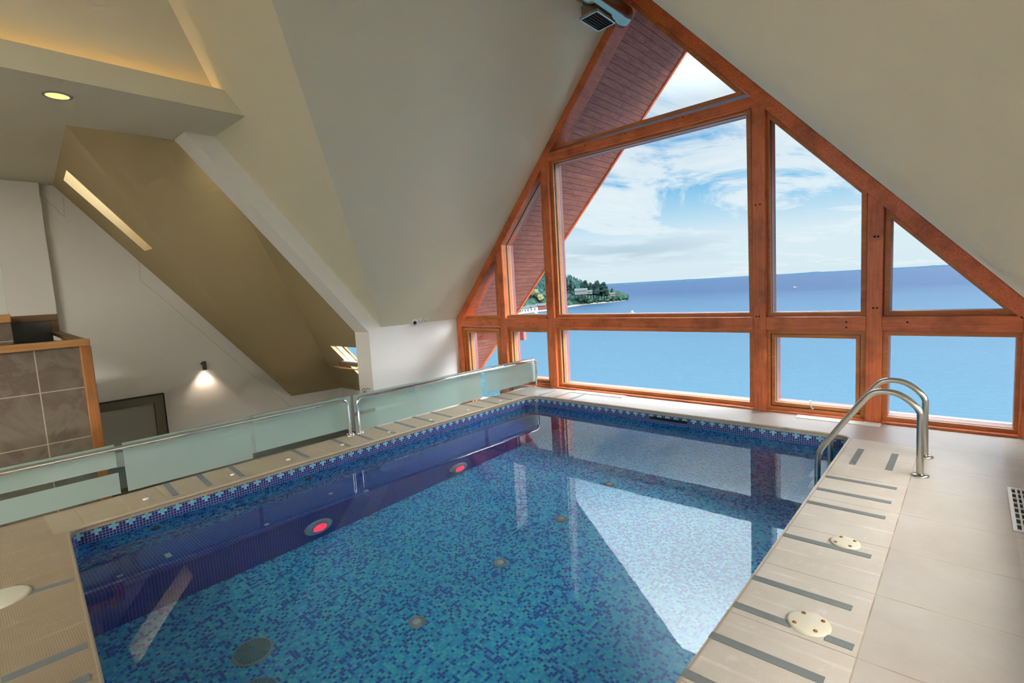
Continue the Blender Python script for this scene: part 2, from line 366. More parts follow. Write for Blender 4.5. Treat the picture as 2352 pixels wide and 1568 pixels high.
# ------------------------------------------------------------------ mesh builder
class MB:
    def __init__(s): s.v = []; s.f = []; s.uv = {}; s.sm = set()
    def add(s, verts, faces, smooth=False, uvs=None):
        o = len(s.v); s.v += [Vector(p) for p in verts]
        for i, f in enumerate(faces):
            k = len(s.f); s.f.append([o+j for j in f])
            if smooth: s.sm.add(k)
            if uvs: s.uv[k] = uvs[i]
        return s
    def box(s, x0, x1, y0, y1, z0, z1):
        x0, x1 = min(x0, x1), max(x0, x1); y0, y1 = min(y0, y1), max(y0, y1); z0, z1 = min(z0, z1), max(z0, z1)
        v = [(x, y, z) for x in (x0, x1) for y in (y0, y1) for z in (z0, z1)]
        return s.add(v, [(0,1,3,2), (4,6,7,5), (0,4,5,1), (2,3,7,6), (0,2,6,4), (1,5,7,3)])
    def prism(s, pts, ext):
        """closed prism: polygon pts extruded by vector ext"""
        ext = Vector(ext); n = len(pts); a = [Vector(p) for p in pts]; b_ = [p+ext for p in a]
        tri = tessellate_polygon([a])
        nn = Vector((0,0,0))
        for i in range(n): nn += a[i].cross(a[(i+1) % n])
        fl = nn.dot(ext) > 0
        f = []
        for q in tri:
            q = list(q); c = (a[q[1]]-a[q[0]]).cross(a[q[2]]-a[q[0]])
            if (c.dot(ext) > 0): q.reverse()
            f.append(q); f.append([j+n for j in reversed(q)])
        for i in range(n):
            j = (i+1) % n
            f.append((i, j, j+n, i+n) if fl else (j, i, i+n, j+n))
        return s.add(a+b_, f)
    def poly(s, pts, holes=()):
        loops = [[Vector(p) for p in pts]]+[[Vector(p) for p in h] for h in holes]
        flat = [p for l in loops for p in l]
        return s.add(flat, [list(q) for q in tessellate_polygon(loops)])
    def quad(s, *p): return s.add(p, [tuple(range(len(p)))])
    def beam(s, p, q, w, h, up=(0,0,1)):
        """rectangular bar p->q; w across, h along up"""
        p, q = Vector(p), Vector(q); d = (q-p).normalized(); sd = d.cross(Vector(up)).normalized(); u = sd.cross(d).normalized()
        v = []
        for e in (p, q):
            for a, b_ in ((-1,-1), (1,-1), (1,1), (-1,1)): v.append(e+sd*a*w/2+u*b_*h/2)
        return s.add(v, [(0,1,2,3), (7,6,5,4), (0,4,5,1), (1,5,6,2), (2,6,7,3), (3,7,4,0)])
    def tube(s, path, r, n=14, caps=True, r2=None):
        path = [Vector(p) for p in path]; m = len(path)
        rad = r if isinstance(r, (list, tuple)) else [r]*m
        prev = None; rings = []
        for i, p in enumerate(path):
            d = (path[min(i+1, m-1)]-path[max(i-1, 0)]).normalized()
            if prev is None:
                a = Vector((0,0,1)) if abs(d.z) < .9 else Vector((1,0,0))
                prev = d.cross(a).normalized()
            prev = (prev-d*prev.dot(d)).normalized(); bn = d.cross(prev)
            rings.append([p+(prev*math.cos(2*math.pi*k/n)+bn*math.sin(2*math.pi*k/n))*rad[i] for k in range(n)])
        v = [q for rg in rings for q in rg]
        f = [(i*n+k, i*n+(k+1) % n, (i+1)*n+(k+1) % n, (i+1)*n+k) for i in range(m-1) for k in range(n)]
        s.add(v, f, True)
        if caps: s.add(rings[0], [list(reversed(range(n)))]); s.add(rings[-1], [list(range(n))])
        return s
    def lathe(s, c, prof, axis=(0,0,1), n=32, smooth=True, uvr=False):
        """profile [(radius, height)] about axis through c"""
        c = Vector(c); ax = Vector(axis).normalized(); a = ax.orthogonal().normalized(); b_ = ax.cross(a)
        v = []
        for r, h in prof:
            for k in range(n):
                an = 2*math.pi*k/n; v.append(c+ax*h+(a*math.cos(an)+b_*math.sin(an))*r)
        f = []; uv = []
        for i in range(len(prof)-1):
            for k in range(n):
                f.append((i*n+k, i*n+(k+1) % n, (i+1)*n+(k+1) % n, (i+1)*n+k))
                uv.append([(prof[i][0]/S*0+i/(len(prof)-1), 0)]*2+[((i+1)/(len(prof)-1), 0)]*2)
        return s.add(v, f, smooth, uv if uvr else None)
    def build(s, name, mat, parent=None, k=S, bevel=0):
        me = bpy.data.meshes.new(name); org = Vector(parent['_o']) if parent and '_o' in parent else Vector((0,0,0))
        me.from_pydata([p*k-org for p in s.v], [], s.f)
        if s.uv:
            uvl = me.uv_layers.new(name='UVMap')
            for pi, pol in enumerate(me.polygons):
                for li, lp in enumerate(pol.loop_indices):
                    if pi in s.uv: uvl.data[lp].uv = s.uv[pi][li]
        for i, p in enumerate(me.polygons): p.use_smooth = i in s.sm
        me.materials.append(MATS[mat]); me.update()
        o = bpy.data.objects.new(name, me); COL.objects.link(o)
        if parent: o.parent = parent; o['_o'] = tuple(org)
        if bevel:
            md = o.modifiers.new('bevel', 'BEVEL'); md.width = bevel; md.segments = 2; md.limit_method = 'ANGLE'
        return o
def tag(o, label, cat, group=None, kind=None):
    o['label'] = label; o['category'] = cat
    if group: o['group'] = group
    if kind: o['kind'] = kind
    return o
def thing(name, loc, label, cat, group=None, kind=None):
    o = bpy.data.objects.new(name, None); COL.objects.link(o); o.location = Vector(loc)*S; o['_o'] = tuple(Vector(loc)*S)
    o.empty_display_size = .05
    return tag(o, label, cat, group, kind)
def struct(o, label=None, cat=None):
    o['kind'] = 'structure'
    if label: o['label'] = label
    if cat: o['category'] = cat
    return o
def dup(root, delta, label):
    """copy of a thing with its parts and sub-parts, moved by delta"""
    d = Vector(delta)*S
    def rec(o, par):
        c = o.copy(); COL.objects.link(c)
        if par: c.parent = par
        for ch in list(o.children): rec(ch, c)
        return c
    c = rec(root, None); c.location = root.location+d; c['label'] = label
    return c

# ================================================================== ROOM SHELL
XW = -4.455; ZS = 2.314; XF = -7.032; YB = -4.0; XR = .295; RX, RZ = -2.117, 3.386; EZ = .69; LF = -.967; WY = 4.10  # left walls, slopes and stair hall: coordinates scaled about the camera, baked in
yP2 = lambda z: 2.964-(z-.69)/1.185
def ceil(name, mb, mat='plaster_cream', lab=None): return struct(mb.build(name, mat), lab, 'ceiling')
ceil('ceiling', MB().prism([(XW,2.964,.69), (XW,WY,.69), (RX,WY,RZ), (RX,yP2(RZ),RZ)], (-.06,0,.06)), lab='cream left roof slope sloping down beside the gable window')
rc = MB(); rz_ = lambda x: 1.025-1.115*x
SKY = [[(a, c, rz_(a)), (b_, c, rz_(b_)), (b_, d, rz_(b_)), (a, d, rz_(a))] for a, b_, c, d in ((-1.6,-.9,-3.3,-2.2),)]
rc.poly([(RX,WY,RZ), (XR,WY,.696), (XR,YB,.696), (RX,YB,RZ)], SKY)
rc.poly([(RX,WY,RZ+.10), (XR+.1,WY,.68), (XR+.1,YB,.68), (RX,YB,RZ+.10)], [[(x+.04, y, z+.04) for x, y, z in q] for q in SKY])
for q in SKY:
    for k in range(4):
        a, b_ = Vector(q[k]), Vector(q[(k+1) % 4]); e = Vector((.04,0,.04)); rc.quad(a, b_, b_+e, a+e)
ceil('ceiling', rc, lab='large cream roof slope on the right')
for i_, q in enumerate(SKY):  # roof opening added out of view to bring daylight into the room
    w_ = struct(bpy.data.objects.new('window_%d' % (6+i_), None), 'added unseen roof window behind the viewer, letting in daylight', 'window'); COL.objects.link(w_); w_['_o'] = (0,0,0)
    fb = MB()
    for k in range(4): fb.beam(Vector(q[k])+Vector((.03,0,.03)), Vector(q[(k+1) % 4])+Vector((.03,0,.03)), .03, .04, (.74,0,.67))
    fb.build('skylight_frame', 'rail_wood_y', w_); MB().quad(*[Vector(p)+Vector((.035,0,.035)) for p in q]).build('skylight_pane', 'pane_glass', w_)
LAN = [(-3.12,-3.7,RZ), (-2.25,-3.7,RZ), (-2.25,-2.6,RZ), (-3.12,-2.6,RZ)]  # lantern opening added out of view for more light from above
fc = MB().poly([(RX,yP2(RZ),RZ), (RX,YB,RZ), (-3.256,YB,RZ), (-3.256,yP2(RZ),RZ)], [LAN])
for k in range(4): fc.quad(LAN[k], LAN[(k+1) % 4], tuple(Vector(LAN[(k+1) % 4])+Vector((0,0,.15))), tuple(Vector(LAN[k])+Vector((0,0,.15))))
w_ = struct(MB().quad(*[(x, y, RZ+.12) for x, y, z in LAN]).build('window_11', 'pane_glass'), 'added unseen roof lantern behind the viewer, letting in daylight', 'window')
ceil('ceiling', fc, lab='flat cream ceiling strip along the ridge')
ceil('ceiling', MB().prism([(XW,2.964,.69), (RX,yP2(RZ),RZ), (-3.256,yP2(RZ),RZ), (-3.948,yP2(2.511),2.511), (-4.10,yP2(2.318),2.318), (XW,yP2(ZS),ZS)], (0,.05,.04)), lab='dark cream dormer slope between the soffit and the left roof slope')
ceil('ceiling', MB().prism([(-3.948,yP2(2.511),2.511), (-3.256,yP2(RZ),RZ), (-3.256,YB,RZ), (-4.10,YB,2.318), (-4.10,yP2(2.318),2.318)], (-.05,0,.04)), lab='upper roof slope lit warm above the soffit')
# soffit with raised front edge
sf = MB()
yT = yP2(ZS); yTop = yP2(2.460)
sf.prism([(-3.876,YB,ZS), (-3.876,yT,ZS), (XW,yT,ZS), (-4.721,1.426,ZS), (-4.760,.739,ZS), (XF,.924,ZS), (XF,YB,ZS)], (0,0,.02))
sf.prism([(-3.848,YB,ZS), (-3.848,yT,ZS), (-3.848,yTop,2.460), (-3.848,YB,2.460)], (-.03,0,0))
ceil('ceiling', sf, lab='low flat soffit with a raised cream edge')
# stair hall slopes
C3 = (XF,3.906,-.330); C2 = (XF,3.149,-.309); T1 = (-4.760,.739,ZS); T2 = (XF,.924,ZS); E1 = (-4.721,1.628,ZS)
O1 = [T1, (-4.721,1.426,ZS), E1, (-5.272,2.161,1.700), C3, C2]
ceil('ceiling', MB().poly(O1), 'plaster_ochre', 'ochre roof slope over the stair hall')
# light shaft slope with slot opening
n2 = (Vector(C2)-Vector(T1)).cross(Vector(T2)-Vector(T1)).normalized()
if n2.z < 0: n2 = -n2
def onO2(x, y): return Vector((x, y, T1[2]-(n2.x*(x-T1[0])+n2.y*(y-T1[1]))/n2.z))
slot = [onO2(-5.95,.885), onO2(-6.41,.924), onO2(-6.324,1.475), onO2(-5.95,1.454)]
O2 = MB().poly([T1, C2, T2], [slot])
up = Vector((-.22,.26,.70))
for i in range(4):
    a, b_ = slot[i], slot[(i+1) % 4]; O2.quad(a, b_, b_+up, a+up)
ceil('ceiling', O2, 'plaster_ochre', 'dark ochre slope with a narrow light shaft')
w3 = struct(MB().quad(*[p+up*.95 for p in slot]).build('window_3', 'pane_glass'), 'narrow pane at the top of the light shaft', 'window')
# roof slope with pivot skylight
def onO3(x, y): return Vector((x, y, C3[2]+(C3[1]-y)*1.163))
hole = [onO3(-6.078,3.270), onO3(-5.458,3.270), onO3(-5.458,3.639), onO3(-6.078,3.639)]
O3 = MB().poly([C3, (-5.272,2.161,1.700), E1, onO3(-4.721,2.95), onO3(-4.721,3.906)], [hole])
for i in range(4):
    a, b_ = hole[i], hole[(i+1) % 4]; e = Vector((0,.05,.10)); O3.quad(a, b_, b_+e, a+e)
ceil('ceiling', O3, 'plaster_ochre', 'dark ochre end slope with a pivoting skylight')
# walls
wl = MB()
WLP = [(XW,1.387,ZS), (XW,yP2(ZS),ZS), (XW,2.964,.69), (XW,4.06,.69), (XW,4.06,LF), (XW,2.818,LF), (XW,2.818,.652)]
wl.prism(WLP, (-.258,0,0))
struct(wl.build('wall_left', 'plaster_white'), 'white wall with a sloping stair opening', 'wall')
struct(MB().prism([(XF,YB,LF), (XF,3.906,LF), (XF,3.906,-.318), C2, (XF,.924,ZS), (XF,YB,ZS)], (-.05,0,0)).build('wall_stair_hall', 'plaster_white'), 'far white wall of the stair hall', 'wall')
struct(MB().box(XF,XF+.08,YB,.46-.37,LF,ZS-.001).box(XF,XF+.08,.449,.802,LF,ZS-.001).box(XF,XF+.08,.09,.449,LF,.9).box(XF,XF+.08,.09,.449,2.0,ZS-.001).build('wall_column', 'plaster_white'), 'white pier at the far left of the stair hall', 'wall')
struct(MB().box(XF,-4.713,3.906,3.95,LF,-.28).build('wall_end', 'plaster_white'), 'low white end wall of the stair hall', 'wall')
wr = MB().box(XR,XR+.06,YB,WY,LF,.38).box(XR,XR+.06,YB,WY,.60,EZ+.02)
for a, b_ in ((YB,-3.6), (-1.95,-1.8), (-.15,0), (1.65,1.8), (3.45,WY)): wr.box(XR,XR+.06,a,b_  ,.38,.60)
struct(wr.build('wall_right', 'plaster_white'), 'low wall right of the pool deck', 'wall')
for i_, (a, b_) in enumerate(((-3.6,-1.95), (-1.8,-.15), (0,1.65), (1.8,3.45))):  # low windows added out of view to light the deck from the right
    w_ = struct(bpy.data.objects.new('window_%d' % (7+i_), None), 'added unseen low window right of the deck, letting in daylight', 'window'); COL.objects.link(w_); w_['_o'] = (0,0,0)
    MB().box(XR+.02,XR+.04,a,b_,.38,.405).box(XR+.02,XR+.04,a,b_,.575,.60).box(XR+.02,XR+.04,a,a+.025,.405,.575).box(XR+.02,XR+.04,b_-.025,b_,.405,.575).build('window_frame', 'redwood_x', w_)
    MB().quad((XR+.03,a,.39), (XR+.03,b_,.39), (XR+.03,b_,.59), (XR+.03,a,.59)).build('window_pane', 'pane_glass', w_)
rb = MB().poly([(XF,YB,LF), (XR,YB,LF), (XR,YB,.696), (RX,YB,RZ), (-3.256,YB,RZ), (-4.10,YB,2.318), (XF,YB,2.318)],
               [[(-2.6,YB,.05), (-.15,YB,.05), (-.15,YB,.95), (-2.1,YB,2.95), (-2.6,YB,2.95)]])
struct(rb.build('wall_rear', 'plaster_white'), 'rear gable wall behind the pool', 'wall')
w5 = struct(MB().poly([(-2.6,YB,.05), (-.15,YB,.05), (-.15,YB,.95), (-2.1,YB,2.95), (-2.6,YB,2.95)]).build('window_5', 'pane_glass'), 'added unseen rear gable window, letting in daylight', 'window')  # rear opening added out of view to light the room from behind
struct(MB().box(-3.47,-3.445,YB,4.0,LF,-.03).build('wall_deck_side', 'plaster_white'), 'side of the raised pool deck', 'wall')
struct(MB().box(XF,-3.45,YB,4.0,LF-.03,LF).build('floor', 'lower_floor'), 'dark floor of the lower stair hall', 'floor')
# lit slit window in the pier
w4 = struct(MB().quad((XF+.05,.09,.9), (XF+.05,.449,.9), (XF+.05,.449,2.0), (XF+.05,.09,2.0)).build('window_4', 'pane_glass'), 'slit window in the pier', 'window')
# joints in the far wall plaster
cr = MB()
for P in ([(1.574,1.59), (1.561,1.326), (1.666,1.223), (2.558,.174), (3.132,-.467)], [(.816,2.224), (.979,1.998), (.990,2.20)]):
    for a, b_ in zip(P, P[1:]): cr.beam((XF+.001,a[0],a[1]), (XF+.001,b_[0],b_[1]), .004, .010)
struct(cr.build('trim_1', 'plaster_cream'), 'thin plaster joint on the stair hall wall', 'trim')

# ------------------------------------------------------------------ pool deck
ED = [(-3.11,.285), (-3.075,3.63), (-.52,3.60), (-.525,.09)]
def rounded(pts, rads, n=8):
    out = []
    for i in range(len(pts)):
        p = Vector(pts[i]+(0,)); a = Vector(pts[i-1]+(0,)); b_ = Vector(pts[(i+1) % len(pts)]+(0,)); r = rads[i]
        pa = p+(a-p).normalized()*r; pb = p+(b_-p).normalized()*r
        for k in range(n+1):
            u = k/n; q = pa*(1-u)**2+p*2*u*(1-u)+pb*u*u; out.append((q.x, q.y))
    return out
EDR = rounded(ED, [.07, .14, .10, .05])
NPE = len(EDR)
def inset(poly, d):
    c = Vector((sum(p[0] for p in poly)/len(poly), sum(p[1] for p in poly)/len(poly))); out = []
    n = len(poly)
    for i in range(n):
        a, p, b_ = Vector(poly[i-1]), Vector(poly[i]), Vector(poly[(i+1) % n])
        e = ((b_-p).normalized()+(p-a).normalized()); e.normalize(); nn = Vector((e.y, -e.x))
        if nn.dot(c-p) < 0: nn = -nn
        q = p+nn*d; out.append((q.x, q.y))
    return out
DX0, DX1 = -3.445, XR
deck = struct(bpy.data.objects.new('floor', None), 'beige tiled pool deck', 'floor'); deck.name = 'floor.002'; COL.objects.link(deck)
def flat(pts, z=0): return [(x, y, z) for x, y in pts]
iL = 9; # vertices per rounded corner
cNL, cBL, cBR, cNR = EDR[0:iL], EDR[iL:2*iL], EDR[2*iL:3*iL], EDR[3*iL:4*iL]
def slab(name, pts, mat):
    mb = MB().prism([(x, y, -.03) for x, y in pts], (0,0,.03)); o = mb.build(name, mat, deck); return o
slab('left_coping', [(DX0,.285-.05), (-3.10,.285-.05)]+[(p[0],p[1]) for p in cNL[5:]]+[(p[0],p[1]) for p in cBL[:5]]+[(DX0+.085,3.64)], 'deck_left')
slab('back_coping', [(DX0+.085,3.64)]+[cBL[4]]+cBL[5:]+cBR[:6]+[(-.20,3.52), (-.20,3.99), (DX0+.09,3.99)], 'deck_back')
slab('right_coping', [cBR[5], (-.20,3.52), (-.20,YB), (-.525,YB), (-.525,-.1)]+list(reversed(cNR[:5]))[::-1][:0]+[cNR[0]], 'deck_ribbed')
slab('near_coping', [(DX0,YB), (DX0,.235), (-3.10,.235)]+list(reversed(cNL[:6]))+list(reversed(cNR))[:6]+[(-.525,-.1), (-.525,YB)], 'deck_near')
slab('tile_field', [(-.20,YB), (-.20,3.99), (.141,3.99), (.141,YB)], 'deck_tile')
slab('edge_tiles', [(.141,YB), (.141,3.99), (XR,3.99), (XR,YB)], 'deck_ribbed')

# ------------------------------------------------------------------ swimming pool
ZW = -.092; FZ = -.75; BZ = -.40; BX = -2.78
pool = thing('swimming_pool', (-1.8,1.85,FZ), 'blue mosaic swimming pool sunk in the beige tiled deck', 'pool')
lip = MB()
ring0 = EDR; ring1 = inset(EDR, .006)
lv = flat(ring0, .001)+flat(ring1, -.003)+flat(ring1, -.010)+flat(ring0, -.014)+flat(inset(EDR, -.005), .001)
lf = []
for i in range(NPE):
    j = (i+1) % NPE
    lf += [(4*NPE+j, 4*NPE+i, i, j), (j, i, NPE+i, NPE+j), (NPE+j, NPE+i, 2*NPE+i, 2*NPE+j), (2*NPE+j, 2*NPE+i, 3*NPE+i, 3*NPE+j)]
lip.add(lv, lf, True); lip.build('coping_lip', 'coping_edge', pool)
WR = inset(EDR, -.004)
def wall_seg(pts, z0, z1, u0=0.0, vtop=0.0):
    mb = MB(); u = u0
    for a, b_ in zip(pts, pts[1:]):
        L = (Vector(b_)-Vector(a)).length
        mb.add([(a[0],a[1],z0), (b_[0],b_[1],z0), (b_[0],b_[1],z1), (a[0],a[1],z1)], [(0,1,2,3)], False,
               [[(u*S, (vtop-z0)*S), ((u+L)*S, (vtop-z0)*S), ((u+L)*S, (vtop-z1)*S), (u*S, (vtop-z1)*S)]])
        u += L
    return mb, u
names = []
segs = [(WR[4:iL+5], 'pool_wall'), (WR[iL+4:2*iL+6], 'pool_wall'), (WR[2*iL+5:3*iL+5], 'pool_wall'), (WR[3*iL+4:]+WR[:5], 'pool_wall')]
u = .010
for pts, nm in segs:
    mb, u = wall_seg(pts, FZ-.01, -.010, u, -.010); mb.build(nm, 'mosaic_wall', pool)
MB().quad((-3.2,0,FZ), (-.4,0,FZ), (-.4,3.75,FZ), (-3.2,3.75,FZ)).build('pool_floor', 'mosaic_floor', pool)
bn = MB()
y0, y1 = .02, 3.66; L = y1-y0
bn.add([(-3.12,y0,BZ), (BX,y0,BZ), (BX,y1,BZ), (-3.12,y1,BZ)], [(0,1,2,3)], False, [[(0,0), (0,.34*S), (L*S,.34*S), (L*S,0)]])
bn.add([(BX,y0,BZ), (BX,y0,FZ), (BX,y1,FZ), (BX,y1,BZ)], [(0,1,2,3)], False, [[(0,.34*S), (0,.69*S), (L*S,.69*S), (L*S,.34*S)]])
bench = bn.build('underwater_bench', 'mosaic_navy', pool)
for (x, y, w) in ((-2.93,.62,.05), (-2.86,1.07,.022), (-2.95,1.5,.02), (-2.80,1.66,.022), (-2.9,.42,.02)):
    MB().box(x-w/2, x+w/2, y-.012, y+.012, BZ, BZ+.0015).build('pale_tile', 'frosty_plastic', bench)
wt = MB().poly(flat(list(reversed(inset(EDR, -.003))), ZW)).build('water_surface', 'pool_water', pool)
wt['kind'] = 'stuff'; wt['label'] = 'still clear pool water mirroring the window'
# skimmer slot in back wall
MB().box(-1.86,-1.56,3.612,3.63,-.070,-.050).build('skimmer_slot', 'black_slot', pool)

# underwater lamps
def pool_lamp(y, z, label):
    r = thing('pool_light', (BX,y,z), label, 'pool light', 'red underwater lamps in the bench riser')
    MB().lathe((BX,y,z), [(.084,0), (.084,.008), (.076,.016), (.05,.020), (.044,.020), (.044,.012)], (1,0,0), 40).build('rim', 'white_plastic', r)
    MB().lathe((BX,y+.008,z-.010), [(.0001,.024), (.012,.024), (.024,.022), (.036,.020), (.042,.017), (.044,.012)], (1,0,0), 32, True, True).build('lens', 'red_lens', r)
    return r
pl = pool_lamp(1.318, -.603, 'round underwater pool lamp glowing red, the nearer one on the bench riser')
dup(pl, (0,1.09,-.03), 'round underwater pool lamp glowing red, the one nearer the window')
# floor inlets
def inlet(x, y, z, n, label):
    r = thing('floor_inlet', (x,y,z), label, 'pool inlet', 'round water inlets along the middle of the pool floor')
    MB().lathe((x,y,z), [(.0001,.008), (.018,.008), (.020,.004)], n, 20).build('cap', 'white_plastic', r)
    MB().lathe((x,y,z), [(.020,.003), (.030,.005), (.036,.003), (.038,0)], n, 28).build('ring', 'stone_ring', r)
    sp = MB()
    for k in range(16):
        a = 2*math.pi*k/16; sp.beam((x+.021*math.cos(a), y+.021*math.sin(a), z+.006), (x+.034*math.cos(a), y+.034*math.sin(a), z+.005), .003, .002)
    sp.build('grille', 'frosty_plastic', r); return r
plain('stone_ring', (.42,.46,.43), .5)
i0 = inlet(-1.795,1.255,FZ, (0,0,1), 'pale round floor inlet nearest the camera in the pool')
for y, l in ((1.795,'second pale round floor inlet from the camera, mid pool'), (2.33,'third pale round floor inlet, beside the slanted window reflection'), (2.88,'fourth pale round floor inlet, nearest the window')):
    dup(i0, (0,y-1.255,0), l)
def drain(x, y, label):
    r = thing('floor_drain', (x,y,FZ), label, 'drain', 'large round drain covers on the pool floor')
    MB().lathe((x,y,FZ), [(.078,0), (.076,.008), (.070,.010)], (0,0,1), 36).build('rim', 'frosty_plastic', r)
    MB().lathe((x,y,FZ), [(.0001,.012), (.035,.013), (.070,.010)], (0,0,1), 36).build('cover', 'drain_teal', r)
    g = MB()
    for k in range(28):
        a = 2*math.pi*k/28; g.beam((x+.018*math.cos(a), y+.018*math.sin(a), FZ+.014), (x+.066*math.cos(a), y+.066*math.sin(a), FZ+.0115), .0022, .002)
    g.build('ribs', 'stone_ring', r); return r
plain('drain_teal', (.10,.32,.40), .5)
d0 = drain(-2.18,.707, 'large round ribbed drain cover on the pool floor, wholly in view')
dup(d0, (.225,-.075,0), 'large round ribbed drain cover cut by the lower picture edge')
# wall inlets
def wall_inlet(y, label):
    x = WR[5][0]-.0
    r = thing('wall_inlet', (x,y,-.18), label, 'pool inlet', 'small round inlets in the left pool wall')
    x = -3.11+(y-.285)*.0105-.004
    MB().lathe((x,y,-.18), [(.022,0), (.022,.004), (.012,.006), (.0001,.006)], (1,0,0), 20).build('inlet_ring', 'inlet_bronze', r); return r
plain('inlet_bronze', (.22,.20,.12), .5)
WI = ['nearest the near left corner', 'second from the near left corner', 'third from the near left corner', 'fourth from the near left corner', 'fifth from the near left corner', 'nearest the window corner']
for k, y in enumerate((.62,1.02,1.44,1.86,2.30,2.76)): wall_inlet(y, 'small bronze inlet in the left pool wall, '+WI[k])

# ------------------------------------------------------------------ anti-slip strips
def strip(x0, y0, x1, y1, w, label, group, name='anti_slip_strip'):
    p, q = Vector((x0,y0,.0008)), Vector((x1,y1,.0008))
    o = MB().beam(p, q, w, .0016).build(name, 'grip_tape'); return tag(o, label, 'grip strip', group)
ORD = ['first', 'second', 'third', 'fourth', 'fifth', 'sixth', 'seventh', 'eighth', 'ninth', 'tenth', 'eleventh', 'twelfth', 'thirteenth', 'fourteenth', 'fifteenth']
LS = [(.759,.737), (.927,.903), (1.10,1.075), (1.491,1.472), (1.778,1.758), (1.947,1.934), (2.142,2.123), (2.321,2.302), (2.499,2.485), (2.684,2.664), (3.036,3.021), (3.226,3.201), (3.402,3.38), (3.577,3.563)]
for i, (a, b_) in enumerate(LS):
    x0 = -3.435+.022*(a-1.0)+(.06 if i == 5 else 0)
    strip(x0, a, x0+(.285 if i != 5 else .22), b_, .028, ORD[i].capitalize()+' grey anti-slip strip from the near end of the left coping', 'grip strips along the left coping')
RSY = [2.811, 2.625, 2.446, 2.075, 1.710, None, 1.348, 1.167]
k = 0
for i, y in enumerate(RSY):
    if y is None:
        strip(-.523,1.527,-.362,1.523,.030, 'grey anti-slip strip running up to the larger round deck lid, poolside part', 'grip strips along the right coping')
        strip(-.278,1.523,-.213,1.521,.030, 'short grey anti-slip strip on the far side of the larger round deck lid', 'grip strips along the right coping'); continue
    strip(-.516-.002*i,y,-.236-.002*i,y-.002,.030, ORD[k].capitalize()+' long grey anti-slip strip from the ladder along the right coping', 'grip strips along the right coping'); k += 1
strip(-.445,3.354,-.445,3.059,.029, 'grey anti-slip strip before the ladder, beside the pool edge', 'strips at the ladder')
strip(-.291,3.351,-.291,3.058,.030, 'grey anti-slip strip before the ladder, beside the ladder feet', 'strips at the ladder')
for x, l in ((-2.99,'first'), (-2.81,'second'), (-2.638,'third')):
    strip(x,3.90,x,3.645,.026, l.capitalize()+' grey anti-slip strip from the left under the window', 'strips under the window')
strip(-2.536,.070,-2.505,.226,.030, 'grey anti-slip strip touching the round lid at the lower left', 'strips at the near left')
strip(-1.978,.0,-1.972,.187,.036, 'middle grey anti-slip strip on the near left deck', 'strips at the near left')
strip(-1.794,.02,-1.792,.165,.036, 'grey anti-slip strip nearest the camera on the near left deck', 'strips at the near left')

# air buttons
AB = [(-3.245,.62), (-3.238,1.051), (-3.22,1.376), (-3.203,1.745), (-3.188,2.115), (-3.186,2.506), (-3.174,2.899), (-3.17,3.301)]
for i, (x, y) in enumerate(AB):
    b_ = thing('deck_button', (x,y,0), ORD[i].capitalize()+' small white round cap from the near end of the left coping', 'cap', 'white caps along the left coping')
    MB().lathe((x,y,0), [(.014,0), (.014,.003), (.011,.005)], (0,0,1), 18).build('collar', 'white_plastic', b_)
    MB().lathe((x,y,0), [(.011,.004), (.0001,.006)], (0,0,1), 18).build('cap_disc', 'white_plastic', b_)

# round deck lids
def lid(x, y, r, screws, label, mat='white_plastic', oval=0.0):
    t_ = thing('access_cover', (x,y,0), label, 'lid')
    MB().lathe((x,y,0), [(r,0), (r*.98,.005), (r*.9,.007), (.0001,.007)], (0,0,1), 40).build('cover_plate', mat, t_)
    for a in screws:
        q = (x+r*.72*math.cos(a), y+r*.72*math.sin(a), .007)
        MB().lathe(q, [(.006,0), (.005,.002), (.0001,.002)], (0,0,1), 12).build('rusty_screw', 'rust', t_)
plain('lid_cream', (.68,.64,.52), .5, var=.12, bump=.3, bscale=30)
lid(-.326,1.558,.056,[math.radians(a) for a in (120,40,-140,-55)], 'larger round cream deck lid with four rusty screws beside the pool', 'lid_cream')
lid(-.328,2.130,.048,[math.radians(a) for a in (120,40,-140,-55)], 'smaller round cream deck lid with rusty screws toward the ladder', 'lid_cream')
lid(-2.56,.03,.085,[], 'round pale lid at the lower left edge of the deck', 'lid_cream')

# floor grilles
def vent(x0, x1, y0, y1, label, slots):
    t_ = thing('floor_vent', ((x0+x1)/2,(y0+y1)/2,0), label, 'vent')
    fr = MB(); w = .012; h = .006
    fr.box(x0,x1,y0,y0+w,0,h).box(x0,x1,y1-w,y1,0,h).box(x0,x0+w,y0+w,y1-w,0,h).box(x1-w,x1,y0+w,y1-w,0,h)
    fr.build('frame', 'white_plastic', t_)
    MB().box(x0+w,x1-w,y0+w,y1-w,0,.001).build('slot_backing', 'black_slot' if slots else 'frosty_plastic', t_)
    br = MB()
    if slots:
        n = 8; 
        for k in range(1, n): xx = x0+w+(x1-x0-2*w)*k/n; br.box(xx-.003,xx+.003,y0+w,y1-w,.001,.005)
        for k in range(0, 9): yy = y0+w+(y1-y0-2*w)*k/8; br.box(x0+w,x1-w,yy-.004,yy+.004,.001,.0055)
    else:
        for k in range(1, 6): yy = y0+w+(y1-y0-2*w)*k/6; br.box(x0+w,x1-w,yy-.003,yy+.003,.001,.005)
    br.build('slats', 'white_plastic', t_)
vent(.134,.28,2.571,3.071, 'white slotted floor grille at the right edge of the deck', True)
vent(-2.79,-2.26,3.885,3.965, 'pale floor vent under the large left window pane', False)
vent(-.90,-.42,3.885,3.965, 'pale floor vent under the openable window', False)

